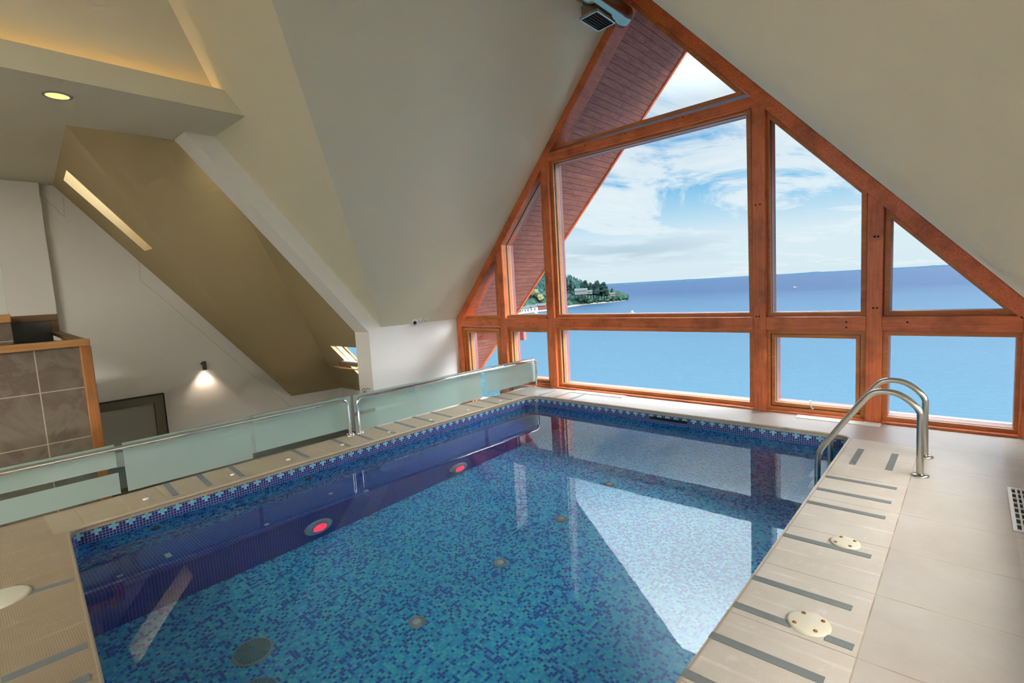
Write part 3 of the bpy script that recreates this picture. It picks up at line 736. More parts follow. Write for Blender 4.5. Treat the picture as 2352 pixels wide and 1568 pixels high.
# ------------------------------------------------------------------ gable window
win = thing('window_1', (RX,4.03,0), 'redwood framed gable window over the lake', 'window', kind='structure')
K = 3.99/4.057; YF = 3.985; YP = 4.057
def kf(x, z, Yq=YF):  # same sight line, carried from the pane plane to the face plane of the timbers
    q = Yq/4.057; return (x*q, 1+(z-1)*q)
def post(x0, x1, z0, z1, mat='redwood_z'):
    MB().box(x0, x1, YF+.003, 4.14, z0, z1).build('post', mat, win, bevel=.006)
SL = 1.155; SR = -1.115
zL = lambda x: 5.831+SL*x
zR = lambda x: 1.025+SR*x
f = lambda x: kf(x, 0)[0]
for a, b_ in ((-3.830,-3.752), (-3.172,-3.09), (-1.226,-1.136), (-.522,-.436)):
    a2, b2 = f(a), f(b_); zt = min(zL(a2)-.02, zR(b2)-.02) 
    if a < -1.5: zt = zL(a2)-.01
    if -1.3 < a < -1.0: zt = 2.27
    if a > -1: zt = zR(b2)-.01
    post(a2, b2, 0 if a > -3.5 else -.34, zt)
post(-4.455, -4.382, -.34, .70); post(f(.215), f(.215)+.09, 0, .72)
# horizontal rail and sill
def hbar(x0, x1, z0, z1, name='transom', mat='redwood_x', y0=YF, y1=4.14):
    MB().box(x0, x1, y0, y1, z0, z1).build(name, mat, win, bevel=.006)
def zz(z): return kf(0, z)[1]
PX = [(-4.382,f(-3.830)), (f(-3.752),f(-3.172)), (f(-3.09),f(-1.226)), (f(-1.136),f(-.522)), (f(-.436),f(.215))]
for a, b_ in PX:
    hbar(a, b_, zz(.597), zz(.690)); hbar(a, b_, *((0, .014) if a > -4.2 else (-.35, -.335)), 'sill')
# rafters
def rafter(p, q, th, mat='redwood_slope'):
    """p, q on ceiling line; th is the depth below it"""
    p, q = Vector((p[0],YF,p[1])), Vector((q[0],YF,q[1])); d = (q-p).normalized(); nn = Vector((0,1,0)).cross(d)
    if nn.z > 0: nn = -nn
    MB().prism([p, q, q+nn*th, p+nn*th], (0,.16,0)).build('rafter', mat, win, bevel=.006)
rafter((XW-.02,zL(XW-.02)), (RX+.01,zL(RX+.01)), .075)
rafter((RX-.01,zR(RX-.01)), (XR,zR(XR)), .082)
# slanted beam (nearly level)
hbar(f(-3.16), f(-1.14), zz(2.205), zz(2.278), 'transom', 'redwood_x', YF+.0015)
# panes: polygon on plane YP, bead frame around it, glass behind
def bead(poly, w, mats='bead_x', y0=4.035, y1=4.12, name='glazing_bead', par=None, ww=None):
    P = [Vector((x, 0, z)) for x, z in poly]; n = len(P)
    c = sum(P, Vector())/n
    out_ = []
    for i in range(n):
        a, p, b_ = P[i-1], P[i], P[(i+1) % n]
        d1 = (p-a).normalized(); d2 = (b_-p).normalized()
        n1 = Vector((d1.z,0,-d1.x)); n2_ = Vector((d2.z,0,-d2.x))
        if n1.dot(c-p) > 0: n1 = -n1
        if n2_.dot(c-p) > 0: n2_ = -n2_
        bis = (n1+n2_).normalized(); out_.append(p+bis*(w/max(.35, bis.dot(n1))))
    mb = MB(); v = []
    for y in (y0, y1):
        v += [(p.x,y,p.z) for p in P]+[(p.x,y,p.z) for p in out_]
    f_ = []
    for i in range(n):
        j = (i+1) % n
        f_ += [(i,j,n+j,n+i), (2*n+j,2*n+i,3*n+i,3*n+j), (j,i,2*n+i,2*n+j), (n+i,n+j,3*n+j,3*n+i)]
    mb.add(v, f_); return mb.build(name, mats, par or win, bevel=.002), out_
PANES = {
 'G1': [(-4.351,.722), (-3.868,1.283), (-3.868,.722)],
 'G2': [(-3.705,1.464), (-3.185,2.058), (-3.178,.724), (-3.705,.724)],
 'G3': [(-3.023,2.170), (-1.262,2.172), (-1.250,.723), (-3.023,.723)],
 'G4': [(-2.986,2.322), (-2.165,3.270), (-1.330,2.334)],
 'G5': [(-1.105,2.090), (-.555,1.49), (-.552,.722), (-1.100,.722)],
 'G6': [(-.397,1.304), (.138,.724), (-.397,.724)],
 'G7': [(-4.350,.526), (-3.892,.526), (-3.892,-.300), (-4.345,-.300)],
 'G8': [(-3.675,.546), (-3.190,.546), (-3.191,.060), (-3.678,.058)],
 'G9': [(-3.025,.571), (-1.250,.571), (-1.253,.038), (-3.025,.040)],
 'G10': [(-1.073,.541), (-.576,.541), (-.575,.060), (-1.073,.060)],
 'G11': [(-.400,.567), (.191,.567), (.192,.031), (-.401,.032)]}
for kx, p in PANES.items():
    q = 4.035/4.057
    p2 = [(x*q, 1+(z-1)*q) for x, z in p]
    bd, outp = bead(p2, .024 if kx in ('G7','G8','G10') else .030, 'bead_x')
    if kx in ('G7', 'G8', 'G10'):
        bead([(a.x, a.z) for a in outp], .004, 'gasket', 4.04, 4.11, 'seal')
        q3 = [(a.x, a.z) for a in outp]
        c_ = (sum(a[0] for a in q3)/4, sum(a[1] for a in q3)/4)
        bead([(a[0]+math.copysign(.004, a[0]-c_[0]), a[1]+math.copysign(.004, a[1]-c_[1])) for a in q3], .030, 'bead_x', 4.02, 4.13, 'outer_frame')
    cx = sum(a[0] for a in p2)/len(p2); cz = sum(a[1] for a in p2)/len(p2)
    MB().poly([(x, 4.075, z) for x, z in p2]).build('glass_pane', 'pane_glass', win)
    # thin black seal then pale outer spacer and outside trim, seen in the reveal
    bead([(x+(cx-x)*.004, z+(cz-z)*.004) for x, z in p2], .01, 'gasket', 4.060, 4.078, 'seal')
    bead(p2, .02, 'pale_aluminium', 4.122, 4.135, 'outer_spacer')
    bead(p2, .03, 'outer_trim', 4.137, 4.175, 'outside_trim')
# pegs in the timber joints and dark damp stains at the post feet
pg = MB()
for x, z in ((-.62,.66), (-.62,.625), (-.30,.66), (-.475,.75), (-.455,.75), (-.475,1.2), (-.455,1.2), (-1.18,.70), (-1.16,.70), (-1.18,1.5), (-1.15,1.5), (-2.6,2.23), (-2.2,2.235), (-1.7,2.24), (-3.9,.65), (-3.9,.625), (-3.13,.70), (-3.11,.70), (-3.13,.06), (-3.3,.64)):
    pg.lathe((x,YF-.0005,z), [(.006,0), (.0001,.001)], (0,-1,0), 10)
pg.build('peg_heads', 'mould', win)['kind'] = 'stuff'
# opening handle
hd = MB().lathe((-.826,4.035,.044), [(.012,0), (.012,.012), (.0001,.013)], (0,-1,0), 16).beam((-.826,4.02,.044), (-.832,4.0,.105), .010, .008, (0,-1,0))
hd.build('window_handle', 'steel', win)

# outside overhang of the roof
ov = MB().prism([(RX,4.14,zL(RX)-.03), (-5.16,4.14,zL(-5.16)-.03), (-5.16,4.93,zL(-5.16)-.03), (RX,5.25,zL(RX)-.03)], (-.05,0,.05))
struct(ov.build('trim_2', 'soffit_planks'), 'plank lined roof overhang outside the left of the window', 'roof overhang')
ovr = MB().prism([(RX,4.14,zR(RX)-.03), (.75,4.14,zR(.75)-.03), (.75,4.93,zR(.75)-.03), (RX,5.25,zR(RX)-.03)], (.05,0,.05))
struct(ovr.build('trim_3', 'soffit_planks'), 'plank lined roof overhang outside the right of the window', 'roof overhang')
def bargeboard(x1, z1, y1, nm):
    z0 = zL(RX)-.03
    MBb = MB().prism([(RX,5.25,z0+.10), (RX,5.25,z0-.02), (x1,y1,z1-.02), (x1,y1,z1+.10)], (0,.03,0))
    struct(MBb.build(nm, 'redwood_x'), 'dark board on the edge of the roof overhang', 'bargeboard')
bargeboard(-5.16, zL(-5.16)-.03, 4.93, 'trim_4'); bargeboard(.75, zR(.75)-.03, 4.93, 'trim_5')
struct(MB().beam((-5.3,4.6,.42), (-3.95,4.6,.44), .05, .10).build('trim_6', 'outer_trim'), 'reddish plank tie beam outside the lower left pane', 'beam')
struct(MB().box(-3.78,1.0,4.05,4.5,-1.2,-.03).box(-5.4,-3.78,4.05,4.5,-1.2,-.345).build('wall_outer', 'plaster_white'), 'outer wall below the window', 'wall')

# ------------------------------------------------------------------ glass railing
def gx(y): return -3.445+.0245*(y-.08)
def railing(label, y0, y1, pieces, rail_y0, rail_y1, start_open, rz=.266):
    r = thing('glass_railing', (gx(y0),(y0+y1)/2,0), label, 'railing')
    def P(y, z, dx=0): return (gx(y)+dx, y, z)
    g = MB().prism([P(y0,.012,-.004), P(y1,.012,-.004), P(y1,.288,-.004), P(y0,.288,-.004)], (.007,0,0)); g.build('glass_panel', 'rail_glass', r)
    fm = None
    for (a, b_, c, d) in pieces:
        MB().quad(P(a,c,.0045), P(b_,c,.0045), P(b_,d,.0045), P(a,d,.0045)).build('frosted_band', 'frosted_film', r)
    rr = .0125; dx = .030; R_ = .045
    pts = []
    if not start_open:
        pts += [P(rail_y0,0,dx), P(rail_y0,rz-R_,dx)]
        for k in range(1, 7): a = math.pi/2*k/6; pts.append(P(rail_y0+R_*(1-math.cos(a)), rz-R_+R_*math.sin(a), dx))
    else: pts.append(P(rail_y0,rz,dx))
    for k in range(0, 7): a = math.pi/2*k/6; pts.append(P(rail_y1-R_+R_*math.sin(a), rz-R_+R_*math.cos(a), dx))
    pts.append(P(rail_y1,0,dx))
    MB().tube(pts, rr, 16).build('handrail', 'chrome', r)
    for y in ([] if start_open else [rail_y0])+[rail_y1]:
        fl = MB().lathe(P(y,0,dx), [(.030,0), (.030,.006), (.020,.010), (.0135,.011)], (0,0,1), 24).build('flange', 'chrome', r)
        for a in (-.5, 1.6, 3.7):
            MB().lathe((gx(y)+dx+.022*math.cos(a), y+.022*math.sin(a), .008), [(.006,0), (.006,.006), (.0001,.007)], (0,0,1), 8).build('bolt', 'chrome', fl)
    for y in [y0+.12, (y0+y1)/2, y1-.12]:
        MB().tube([P(y,.262,0), P(y,.262,dx)], .006, 8).build('clamp', 'chrome', r)
    return r
railing('long glass railing along the left coping, nearer part', -1.2, 1.945,
        [(-1.2,.549,.162,.286), (-1.2,.551,.014,.130), (.583,1.237,.014,.286), (1.262,1.945,.046,.286)], -1.2, 1.907, True)
railing('glass railing along the left coping, part nearer the window', 1.967, 4.035,
        [(1.969,2.524,.156,.286), (1.969,2.524,.014,.128), (2.555,3.27,.014,.286), (3.312,4.033,.042,.286)], 1.985, 4.012, False)

# ------------------------------------------------------------------ pool ladder
def ladder():
    r = thing('pool_ladder', (-.17,3.21,0), 'brushed steel pool ladder with two curved handrails at the window corner', 'ladder')
    for y in (3.05,3.375):
        P = [(-.168,y,0), (-.171,y,.19)]
        ctrl = [(-.171,.19), (-.172,.30), (-.205,.352), (-.255,.388), (-.312,.398), (-.365,.382), (-.412,.325)]
        C = [Vector((a,y,b_)) for a, b_ in ctrl]
        for i in range(1, len(C)-1):
            for u_ in (0,.25,.5,.75):
                p0 = C[max(i-1,0)]; p1 = C[i]; p2 = C[i+1]; p3 = C[min(i+2,len(C)-1)]
                if i == 1 and u_ == 0: P.append(tuple(p1)); continue
                q = .5*((2*p1)+(-p0+p2)*u_+(2*p0-5*p1+4*p2-p3)*u_**2+(-p0+3*p1-3*p2+p3)*u_**3); P.append(tuple(q))
        P.append(tuple(C[-1]))
        P += [(-.50,y,.192), (-.567,y,.09), (-.585,y,.058), (-.596,y,.022), (-.599,y,-.02), (-.599,y,-.60)]
        h = MB().tube(P, .0148, 18).build('handrail', 'steel', r)
        MB().lathe((-.168,y,0), [(.036,0), (.036,.005), (.026,.010), (.016,.012)], (0,0,1), 28).build('flange', 'steel', r)
    for z in (-.13,-.28,-.43,-.57):
        st = MB().box(-.645,-.575,3.05,3.375,z-.012,z).build('step', 'white_plastic', r)
        rb_ = MB()
        for k in range(16): yy = 3.06+.02*k; rb_.box(-.645,-.575,yy,yy+.006,z,z+.003)
        rb_.build('tread_ribs', 'frosty_plastic', st)
ladder()

# ------------------------------------------------------------------ ridge duct
def duct():
    r = thing('ventilation_duct', (-2.20,3.8,3.08), 'shiny metal ventilation duct with a square grille under the ridge', 'duct')
    c = (-2.17, 3.14); R_ = .085
    MB().lathe((c[0],3.97,c[1]), [(.0001,0), (R_*.93,0), (R_,.01), (R_,.10), (R_*.985,.11), (R_,.12), (R_,1.0), (R_*1.02,1.01), (R_,1.02), (R_,5.6)], (0,-1,0), 40).build('pipe', 'duct_metal', r)
    return r, c
DU, DC = duct()
def gril():
    n = Vector((.05,0,-.998)).normalized(); a = Vector((0,1,0)); b_ = n.cross(a).normalized()
    if b_.x > 0: b_ = -b_
    o = Vector((-2.215,3.64,3.022)); w, l, d = .075, .128, .09     # half sizes
    bx = MB()
    cs = [o+b_*sx*w*.9+a*sy*l*.92 for sx, sy in ((-1,-1), (1,-1), (1,1), (-1,1))]
    bx.prism(cs, -n*d); bx.build('outlet_box', 'duct_metal', DU)
    fr = MB(); t_ = .010
    for sx in (-1,1): fr.beam(o+b_*sx*w-a*l, o+b_*sx*w+a*l, t_, .02, n)
    for sy in (-1,1): fr.beam(o+a*sy*l-b_*w, o+a*sy*l+b_*w, t_, .02, n)
    g = fr.build('outlet_grille', 'steel', DU)
    MB().prism([o+n*.002+b_*sx*w*.93+a*sy*l*.93 for sx, sy in ((-1,-1), (1,-1), (1,1), (-1,1))], n*.001).build('dark_opening', 'black_slot', g)
    sl = MB()
    for k in range(6):
        p = o+b_*w*(-.78+.31*k)+n*.008; sl.beam(p-a*l*.95, p+a*l*.95, .014, .002, (n+b_*.6).normalized())
    sl.build('louvres', 'steel', g)
gril()

# ------------------------------------------------------------------ camera, sockets, sign on the left wall
cm_ = thing('security_camera', (-4.43,3.37,.69), 'small white dome security camera at the foot of the left roof slope', 'camera')
cdir = Vector((.80,-.15,-.15)).normalized()
co_ = Vector((-4.450,3.368,.708))
MB().lathe(co_, [(.0001,-.01), (.034,-.01), (.038,.0), (.038,.022), (.032,.034), (.022,.037)], cdir, 28).build('housing', 'white_plastic', cm_)
MB().lathe(co_, [(.020,.030), (.018,.040), (.012,.046), (.0001,.049)], cdir, 24).build('dome', 'black_gloss', cm_)
def plate(y0, y1, z0, label):
    th_ = thing('socket_plate', (-4.44,(y0+y1)/2,.69), label, 'socket', 'white plates beside the camera')
    nn = Vector((1.155,0,-1)).normalized(); d = Vector((1,0,1.155)).normalized(); b0 = Vector((XW,0,EZ))
    a = b0+d*z0; c = b0+d*(z0+.062)
    MB().prism([a+Vector((0,y0,0)), a+Vector((0,y1,0)), c+Vector((0,y1,0)), c+Vector((0,y0,0))], nn*.006).build('face_plate', 'white_plastic', th_)
    MB().prism([a+d*.02+Vector((0,y0+.02,0))+nn*.006, a+d*.02+Vector((0,y1-.02,0))+nn*.006, c-d*.02+Vector((0,y1-.02,0))+nn*.006, c-d*.02+Vector((0,y0+.02,0))+nn*.006], nn*.0015).build('insert', 'frosty_plastic', th_)
plate(3.398,3.457,.004, 'small white socket plate touching the security camera')
plate(3.477,3.55,.004, 'small white socket plate set apart from the camera, toward the window')
sg = thing('notice_sheet', (-4.61,2.81,.0), 'small white notice with a black seated figure taped to the jamb of the stair opening', 'notice')
MB().box(-4.703,-4.523,2.812,2.815,-.144,.094).build('sheet', 'white_plastic', sg)
pr = MB().box(-4.645,-4.640,2.810,2.812,-.014,.071).box(-4.588,-4.583,2.810,2.812,-.014,.071).box(-4.645,-4.583,2.810,2.812,.068,.072)
pr.beam((-4.615,2.811,.051), (-4.615,2.811,.016), .010, .004, (0,1,0)).beam((-4.615,2.811,.016), (-4.595,2.811,-.014), .008, .004, (0,1,0)).beam((-4.615,2.811,.016), (-4.635,2.811,-.014), .008, .004, (0,1,0))
pr.build('figure_mark', 'print_black', sg)
for x in (-4.548,-4.515): MB().lathe((x,2.811,.078), [(.007,0), (.0001,.001)], (0,-1,0), 10).build('black_dot', 'print_black', sg)

# ------------------------------------------------------------------ stair hall fittings
wlmp = thing('wall_lamp', (XF+.05,2.09,.282), 'small dark cylinder wall lamp shining down on the far wall', 'lamp')
MB().tube([(XF,2.077,.302), (XF+.05,2.077,.302)], .012, 10).build('bracket', 'dark_metal', wlmp)
MB().lathe((XF+.055,2.09,.227), [(.022,.0), (.024,0), (.024,.105), (.0001,.105)], (0,0,1), 20).build('cylinder_body', 'dark_bronze', wlmp)
MB().lathe((XF+.055,2.09,.232), [(.0001,0), (.021,0)], (0,0,1), 20).build('bulb', 'lamp_cool', wlmp)
ld = bpy.data.lights.new('wall_lamp_bulb', 'SPOT'); ld.energy = 14; ld.color = (1,.78,.58); ld.spot_size = math.radians(110); ld.spot_blend = .8; ld.shadow_soft_size = .03
lo = bpy.data.objects.new('wall_lamp_bulb', ld); COL.objects.link(lo); lo.location = Vector((XF+.055,2.09,.217))*S-Vector(wlmp['_o']); lo.parent = wlmp
dl = thing('downlight', (-4.15,.6245,ZS), 'round recessed downlight glowing warm yellow in the low soffit', 'lamp')
MB().lathe((-4.15,.6245,ZS), [(.072,.0), (.072,-.004), (.058,-.006), (.058,0)], (0,0,1), 36).build('trim_ring', 'pale_aluminium', dl)
MB().lathe((-4.15,.6245,ZS), [(.0001,-.0035), (.058,-.0035)], (0,0,1), 36).build('diffuser', 'lamp_warm', dl)
# hidden cove strip above the soffit edge
cv = thing('cove_light', (-3.98,0,2.345), 'warm light strip hidden above the soffit edge', 'lamp')
MB().box(-4.01,-3.99,-3.8,1.42,2.336,2.344).build('light_strip', 'cove_led', cv)

# framed glass panel on far wall
gp = struct(thing('door_1', (XF+.03,1.2,LF), 'dark framed glass door in the far wall of the stair hall', 'door'))
dx0 = XF+.004; yl, yr, zt_ = .708, 1.628, .0145
dt = .085
fm = MB().box(dx0,dx0+.05,yl,yr,zt_-dt,zt_).box(dx0,dx0+.05,yr-.095,yr,LF,zt_-dt).box(dx0,dx0+.05,yl,yl+.08,LF,zt_-dt)
fm.build('door_frame', 'dark_bronze', gp, bevel=.004)
MB().box(dx0,dx0+.055,yr-.002,yr+.010,LF,zt_).box(dx0,dx0+.055,yl,yr+.010,zt_,zt_+.010).build('dark_edge_strip', 'dark_metal', gp)  # dark strip along the top and one side of the door frame
MB().box(dx0+.018,dx0+.024,yl+.08,yr-.095,LF,zt_-dt).build('door_pane', 'door_glass', gp) if False else None
m, t_, b_ = new_mat('door_glass'); b_.inputs['Base Color'].default_value = (.45,.45,.38,1); b_.inputs['Roughness'].default_value = .15
MB().box(dx0+.018,dx0+.024,yl+.08,yr-.095,LF,zt_-dt).build('door_pane', 'door_glass', gp)

# pivoting skylight
sk = struct(thing('window_2', (-5.86,3.55,.14), 'small pivoting skylight in the end slope of the stair hall', 'window'))
fr = MB()
hh = [onO3(-6.078,3.270), onO3(-5.458,3.270), onO3(-5.458,3.639), onO3(-6.078,3.639)]
for i in range(4): fr.beam(hh[i]+Vector((0,.04,.05)), hh[(i+1) % 4]+Vector((0,.04,.05)), .03, .03, (0,.76,.65))
fr.build('skylight_frame', 'white_plastic', sk)
MB().beam(onO3(-5.88,3.285)+Vector((0,.03,.04)), onO3(-5.88,3.50)+Vector((0,.03,.04)), .05, .02, (0,.76,.65)).build('skylight_lining', 'rail_wood_y', sk)
p = onO3(-6.1,3.48)
MB().box(-6.17,-5.41,p.y-.06,p.y+.04,p.z-.03,p.z+.015).build('skylight_sash', 'rail_wood_dark', sk)
MB().beam((-6.25,p.y-.085,p.z-.055), (-5.51,p.y-.085,p.z-.060), .014, .014).build('skylight_handle', 'rail_wood_y', sk)
MB().box(-6.12,-5.41,p.y-.055,p.y+.035,p.z+.015,p.z+.03).build('skylight_edge', 'pale_aluminium', sk)

# tiled stair parapet
pp = thing('stair_parapet', (-4.85,0,LF), 'tiled stair parapet capped with orange brown wood', 'parapet')
MB().box(-5.36,-4.40,-.9,.60,LF,.785).build('tiled_body', 'slate_tile', pp)
MB().box(-4.46,-4.375,-.9,.650,.783,.829).build('front_cap', 'rail_wood_y', pp, bevel=.010)
MB().box(-4.46,-4.375,.592,.652,LF,.783).build('corner_post', 'rail_wood_z', pp, bevel=.010)
MB().prism([(-4.46,.585,.80), (-5.30,.565,.845), (-5.30,.565,.868), (-4.46,.585,.829)], (0,.055,0)).build('side_cap', 'rail_wood_dark', pp)
MB().box(-5.36,-4.46,-.9,.585,.785,.800).build('ledge', 'stone_grey', pp)
MB().box(-5.36,-5.30,-.9,.57,.80,.955).build('back_upstand', 'stone_grey', pp)
MB().box(-5.38,-5.29,-.9,.612,.955,1.005).build('back_cap', 'rail_wood_dark', pp, bevel=.006)
MB().box(-5.37,-5.295,.568,.612,.86,.955).build('back_cap_post', 'rail_wood_dark', pp)
MB().box(-5.28,-4.72,-.9,.308,.80,.965).build('side_block', 'slate_tile', pp)
MB().box(-5.29,-4.70,-.9,.312,.965,1.020).build('block_cap', 'rail_wood_y', pp, bevel=.008)

# ================================================================== OUTSIDE
ZSEA = -23.3
def P(x, y, z): return (x, y, z)
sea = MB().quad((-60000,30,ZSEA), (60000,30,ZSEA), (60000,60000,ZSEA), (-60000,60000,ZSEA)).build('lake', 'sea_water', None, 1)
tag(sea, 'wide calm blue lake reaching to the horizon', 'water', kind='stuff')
def dirv(xp, yp):
    a = xp-1176; b_ = yp-784; v = _f*FPX+_r2*a-_u2*b_; return v
def at(xp, yp, D):
    v = dirv(xp, yp); k_ = D/math.hypot(v.x, v.y); return Vector((0,0,S))+v*k_
# promontory: shoreline and ridge, metres
shore = [(-372,660), (-366,648), (-363,600), (-366,553), (-360,515), (-348,471), (-337,426), (-336,376), (-345,330), (-380,280), (-450,230)]
ridge = [(-375,668,-19), (-392,668,-12.5), (-400,640,-8), (-420,625,-6), (-455,640,4), (-497,640,16), (-535,610,31), (-560,560,50), (-600,520,75), (-680,470,95), (-780,420,110)]
prof = [(0,0), (.03,.02), (.08,.25), (.25,.42), (.55,.72), (1,1), (1.6,1.1)]
NA, NB = len(shore), len(prof)
def interp(L_, u_):
    i = min(int(u_), len(L_)-2); w = u_-i; return [a*(1-w)+b__*w for a, b__ in zip(L_[i], L_[i+1])]
def ground(u_, v_):
    s_ = interp(shore, u_); r_ = interp(ridge, u_); i = 0
    while i < NB-2 and prof[i+1][0] < v_: i += 1
    w = (v_-prof[i][0])/(prof[i+1][0]-prof[i][0]); hh_ = prof[i][1]*(1-w)+prof[i+1][1]*w
    x = s_[0]*(1-v_)+r_[0]*v_; y = s_[1]*(1-v_)+r_[1]*v_
    z = ZSEA-.3+(r_[2]-ZSEA)*hh_+1.6*noise.noise(Vector((x*.03,y*.03,0)))*min(1, v_*8)
    return Vector((x, y, z))
G = MB(); nu, nv = 80, 30
vv = [ground(u_*(NA-1)/nu, v_*1.6/nv) for u_ in range(nu+1) for v_ in range(nv+1)]
ff = [(i*(nv+1)+j, i*(nv+1)+j+1, (i+1)*(nv+1)+j+1, (i+1)*(nv+1)+j) for i in range(nu) for j in range(nv)]
G.add(vv, ff, True)
hill = G.build('hillside', 'scrub', None, 1); tag(hill, 'green wooded headland running down to the lake', 'hill', kind='structure')
bs = MB(); o0 = []
for u_ in range(61):
    uu = u_*(NA-1)/60*.8; s_ = interp(shore, uu); r_ = interp(ridge, uu); d = Vector((s_[0]-r_[0], s_[1]-r_[1])).normalized()
    o0.append((Vector((s_[0],s_[1]))+d*3, Vector((s_[0],s_[1]))-d*5))
for (a, b__), (c, d) in zip(o0, o0[1:]):
    bs.quad((a.x,a.y,ZSEA+.05), (c.x,c.y,ZSEA+.05), (d.x,d.y,ZSEA+1.6), (b__.x,b__.y,ZSEA+1.6))
tag(bs.build('beach', 'sand', None, 1), 'thin sandy shore at the foot of the headland', 'beach', kind='stuff')
# woodland
fo = MB()
def cone_tree(mb, p, h, r, tiers=3, n=7, seed=0):
    rnd = random.Random(seed)
    for k in range(tiers):
        z0 = h*(.12+.78*k/tiers); z1 = min(h, z0+h*.55/tiers*1.7); rr = r*(1-.75*k/tiers)*(.85+.3*rnd.random())
        v = [Vector((p.x+rr*math.cos(2*math.pi*i/n+k)*(.8+.4*rnd.random()), p.y+rr*math.sin(2*math.pi*i/n+k)*(.8+.4*rnd.random()), p.z+z0)) for i in range(n)]
        v.append(Vector((p.x,p.y,p.z+z1))); v.append(Vector((p.x,p.y,p.z+z0+h*.03)))
        mb.add(v, [(i, (i+1) % n, n) for i in range(n)]+[((i+1) % n, i, n+1) for i in range(n)])
def blob(mb, p, r, h, seed=0):
    rnd = random.Random(seed); n = 7; v = []; f_ = []
    lv = [(.35,.0), (.9,.28), (1,.55), (.65,.85)]
    for a, b__ in lv:
        for i in range(n): q = r*a*(.75+.5*rnd.random()); an = 2*math.pi*(i+rnd.random()*.4)/n; v.append((p.x+q*math.cos(an), p.y+q*math.sin(an), p.z+h*b__+h*.08*rnd.random()))
    v.append((p.x,p.y,p.z+h))
    for k in range(len(lv)-1):
        for i in range(n): f_.append((k*n+i, k*n+(i+1) % n, (k+1)*n+(i+1) % n, (k+1)*n+i))
    f_ += [((len(lv)-1)*n+i, (len(lv)-1)*n+(i+1) % n, len(lv)*n) for i in range(n)]
    mb.add(v, f_)
rnd = random.Random(3)
for k in range(5200):
    u_ = 2.6+rnd.random()**.9*(NA-1-2.7); v_ = .10+1.45*rnd.random()
    if u_ < 3.4 and v_ < .45: continue
    p = ground(u_, v_); h = (6+7*rnd.random())*(.7 if v_ < .3 else 1)
    if rnd.random() < .35: cone_tree(fo, p-Vector((0,0,1)), h*1.35, 3.0, 3, 6, k)
    else: blob(fo, p-Vector((0,0,1)), h*.42, h*.85, k)
tag(fo.build('woodland', 'woodland', None, 1), 'dense mixed woodland covering the hillside beyond the left panes', 'forest', kind='stuff')
sc_ = MB()
for k in range(1500):
    u_ = 3.6*rnd.random(); v_ = .03+1.2*rnd.random(); p = ground(u_, v_); h = 2.0+3*rnd.random(); blob(sc_, p-Vector((0,0,.6)), h*.8, h, k)
tag(sc_.build('shrubland', 'scrub', None, 1), 'low scrub over the bluff at the tip of the headland', 'shrubs', kind='stuff')
yt = MB()
for k in range(14):
    p = ground(6.0+.7*rnd.random(), .06+.09*rnd.random()); blob(yt, p, 4, 6+2*rnd.random(), 99+k)
tag(yt.build('shrubland', 'yellow_tree', None, 1), 'clump of yellowish shrubs by the shore beyond the second pane', 'shrubs', kind='stuff')
# single tall trees on the bluff
def tall_tree(xp, ytop, ybase, D, label, w=1.0, seed=0):
    b0 = at(xp, ybase, D); t0 = at(xp, ytop, D); h = t0.z-b0.z
    r = thing('tall_tree', b0/S, label, 'tree', 'tall dark trees on the headland')
    cr_ = MB(); rn = random.Random(seed)
    for k in range(9):
        z_ = b0.z+h*(.02+.84*k/9); rr = h*.26*w*(1-.62*k/9)*(.7+.5*rn.random())
        off = Vector((rn.uniform(-1,1),rn.uniform(-1,1),0))*h*.05
        blob(cr_, Vector((b0.x,b0.y,z_))+off, rr, h*.26, seed*31+k)
    cr_.build('crown', 'conifer', r, 1)
    MB().tube([b0-Vector((0,0,4)), b0+Vector((0,0,h*.8))], [.5,.15], 6).build('trunk', 'trunk', r, 1)
TT = [(1293,622,662,620), (1301,638,668,640), (1312,640,668,640), (1321,654,672,640), (1337,648,678,640), (1344,644,678,645), (1350,650,678,650), (1357,649,679,640), (1363,652,679,650), (1371,646,680,640), (1375,644,680,655), (1382,652,680,645), (1388,648,680,640), (1393,654,681,650), (1406,661,682,645), (1328,660,676,640)]
TN = ['tall dark tree nearest the window post on the headland']
for i, (x, a, b__, D) in enumerate(TT):
    lab = ('broad ' if i % 3 == 0 else 'slim ')+'dark tree on the headland, '+ORD[i if i < 15 else 14]+' from the left of its row' if i < 14 else ('lone small tree near the tip of the headland' if i == 14 else 'low tree left of the tall cluster on the headland')
    tall_tree(x, a, b__, D, lab, 1.1 if i % 3 == 0 else .85, i+5)
# houses
def house(c, w, d, h, label, wm='house_wall', roof=True, yaw=.5):
    r = thing('house', Vector(c)/S, label, 'house', 'houses on the far shore')
    R_ = Matrix.Rotation(yaw, 3, 'Z'); c = Vector(c)
    def tr(mb):
        mb.v = [R_@p_+c for p_ in mb.v]; return mb
    tr(MB().box(-w/2,w/2,-d/2,d/2,0,h)).build('house_walls', wm, r, 1)
    tr(MB().prism([(-w/2-.5,-d/2-.5,h), (w/2+.5,-d/2-.5,h), (w/2+.5,0,h+w*.12+.8), (-w/2-.5,0,h+w*.12+.8)], (0,0,.2)).prism([(-w/2-.5,d/2+.5,h), (w/2+.5,d/2+.5,h), (w/2+.5,0,h+w*.12+.8), (-w/2-.5,0,h+w*.12+.8)], (0,0,.2))).build('roof', 'house_roof', r, 1)
    for k in range(3): xx = -w/2+w*(k+.5)/3; tr(MB().box(xx-.7,xx+.7,-d/2-.06,-d/2,h*.3,h*.75)).build('window', 'window_dark', r, 1)
house(at(1335,676,560), 13, 7, 4, 'long pale grey house under the trees of the headland')
house(at(1354,675,575), 6, 4, 2.5, 'small pale shed right of the long grey house')
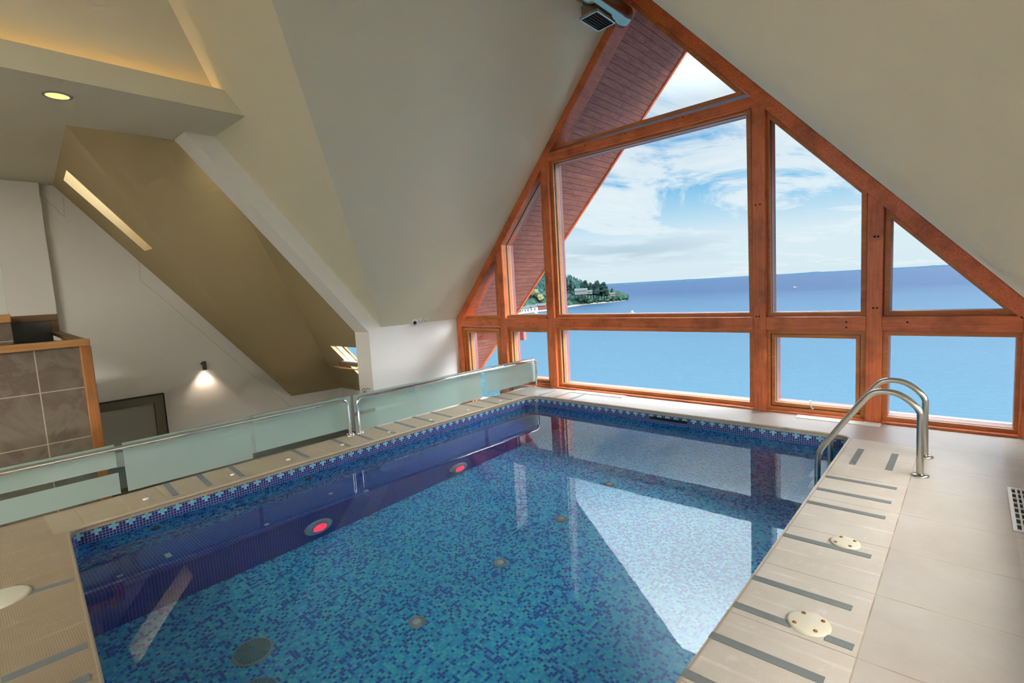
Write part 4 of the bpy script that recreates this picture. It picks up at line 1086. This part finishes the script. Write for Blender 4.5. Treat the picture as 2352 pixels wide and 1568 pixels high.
house(at(1407,680,600), 5, 4, 2.5, 'small red hut near the tip of the headland', 'house_wall_red')
house(at(1243,711,455), 9, 6, 3.5, 'shore house with reddish walls left of the post', 'house_wall_red')
house(at(1222,715,430), 9, 6, 3.5, 'white shore house in the little harbour', 'boat_white')
house(at(1208,717,420), 7, 5, 3, 'small white hut by the yellowish shrubs', 'boat_white')
def boat(c, L_, label):
    r = thing('boat', Vector(c)/S, label, 'boat', 'boats on the lake'); c = Vector(c)
    MB().add([c+Vector(q) for q in ((-L_/2,-L_*.16,.9), (L_*.3,-L_*.16,.9), (L_/2,0,1.2), (L_*.3,L_*.16,.9), (-L_/2,L_*.16,.9), (-L_*.45,0,-.2), (L_*.35,0,-.2))], [(0,1,2,3,4), (0,5,6,1), (1,6,2), (3,2,6), (4,3,6,5), (0,4,5)]).build('hull', 'boat_white', r, 1)
    MB().box(c.x-L_*.2,c.x+L_*.1,c.y-L_*.1,c.y+L_*.1,c.z+.9,c.z+2.2).build('cabin', 'boat_white', r, 1)
    return r
def seapt(xp, yp):
    v = dirv(xp, yp); k_ = (ZSEA-S)/v.z; q = Vector((0,0,S))+v*k_; return (q.x, q.y, ZSEA)
boat(seapt(1826,661), 9, 'tiny white boat out on the lake beyond the right panes')
boat(seapt(1453,719), 3.5, 'tiny white boat just above the rail in the large pane')
boat(seapt(1232,722), 7, 'small white boat moored by the shore beyond the second pane')
# far shores
def far(D, x0, x1, h, seed, label, yb=0):
    n = 90; mb = MB()
    for i in range(n):
        pts = []
        for k in (i, i+1):
            xp = x0+(x1-x0)*k/n; v = dirv(xp, 640); q = D/math.hypot(v.x, v.y)
            bx_, by_ = v.x*q, v.y*q; hh_ = h*(.55+.6*noise.noise(Vector((k*.13,seed,0)))+.35*noise.noise(Vector((k*.6,seed+5,0))))*min(1, (n-k)/8+.15)*min(1, k/6+.2)
            pts.append((bx_, by_, hh_, v.x*q*1.15, v.y*q*1.15))
        (a, b__, c, d, e), (a2, b2, c2, d2, e2) = pts
        mb.quad((a,b__,ZSEA), (a2,b2,ZSEA), (a2*1.05,b2*1.05,ZSEA+c2), (a*1.05,b__*1.05,ZSEA+c)); mb.quad((a*1.05,b__*1.05,ZSEA+c), (a2*1.05,b2*1.05,ZSEA+c2), (d2,e2,ZSEA), (d,e,ZSEA))
    tag(mb.build('far_shore', 'hazy_far_land', None, 1), label, 'land', kind='structure')
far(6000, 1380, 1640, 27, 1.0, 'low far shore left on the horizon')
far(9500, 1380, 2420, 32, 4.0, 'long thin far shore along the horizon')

for o in list(bpy.data.objects):
    if '_o' in o: del o['_o']
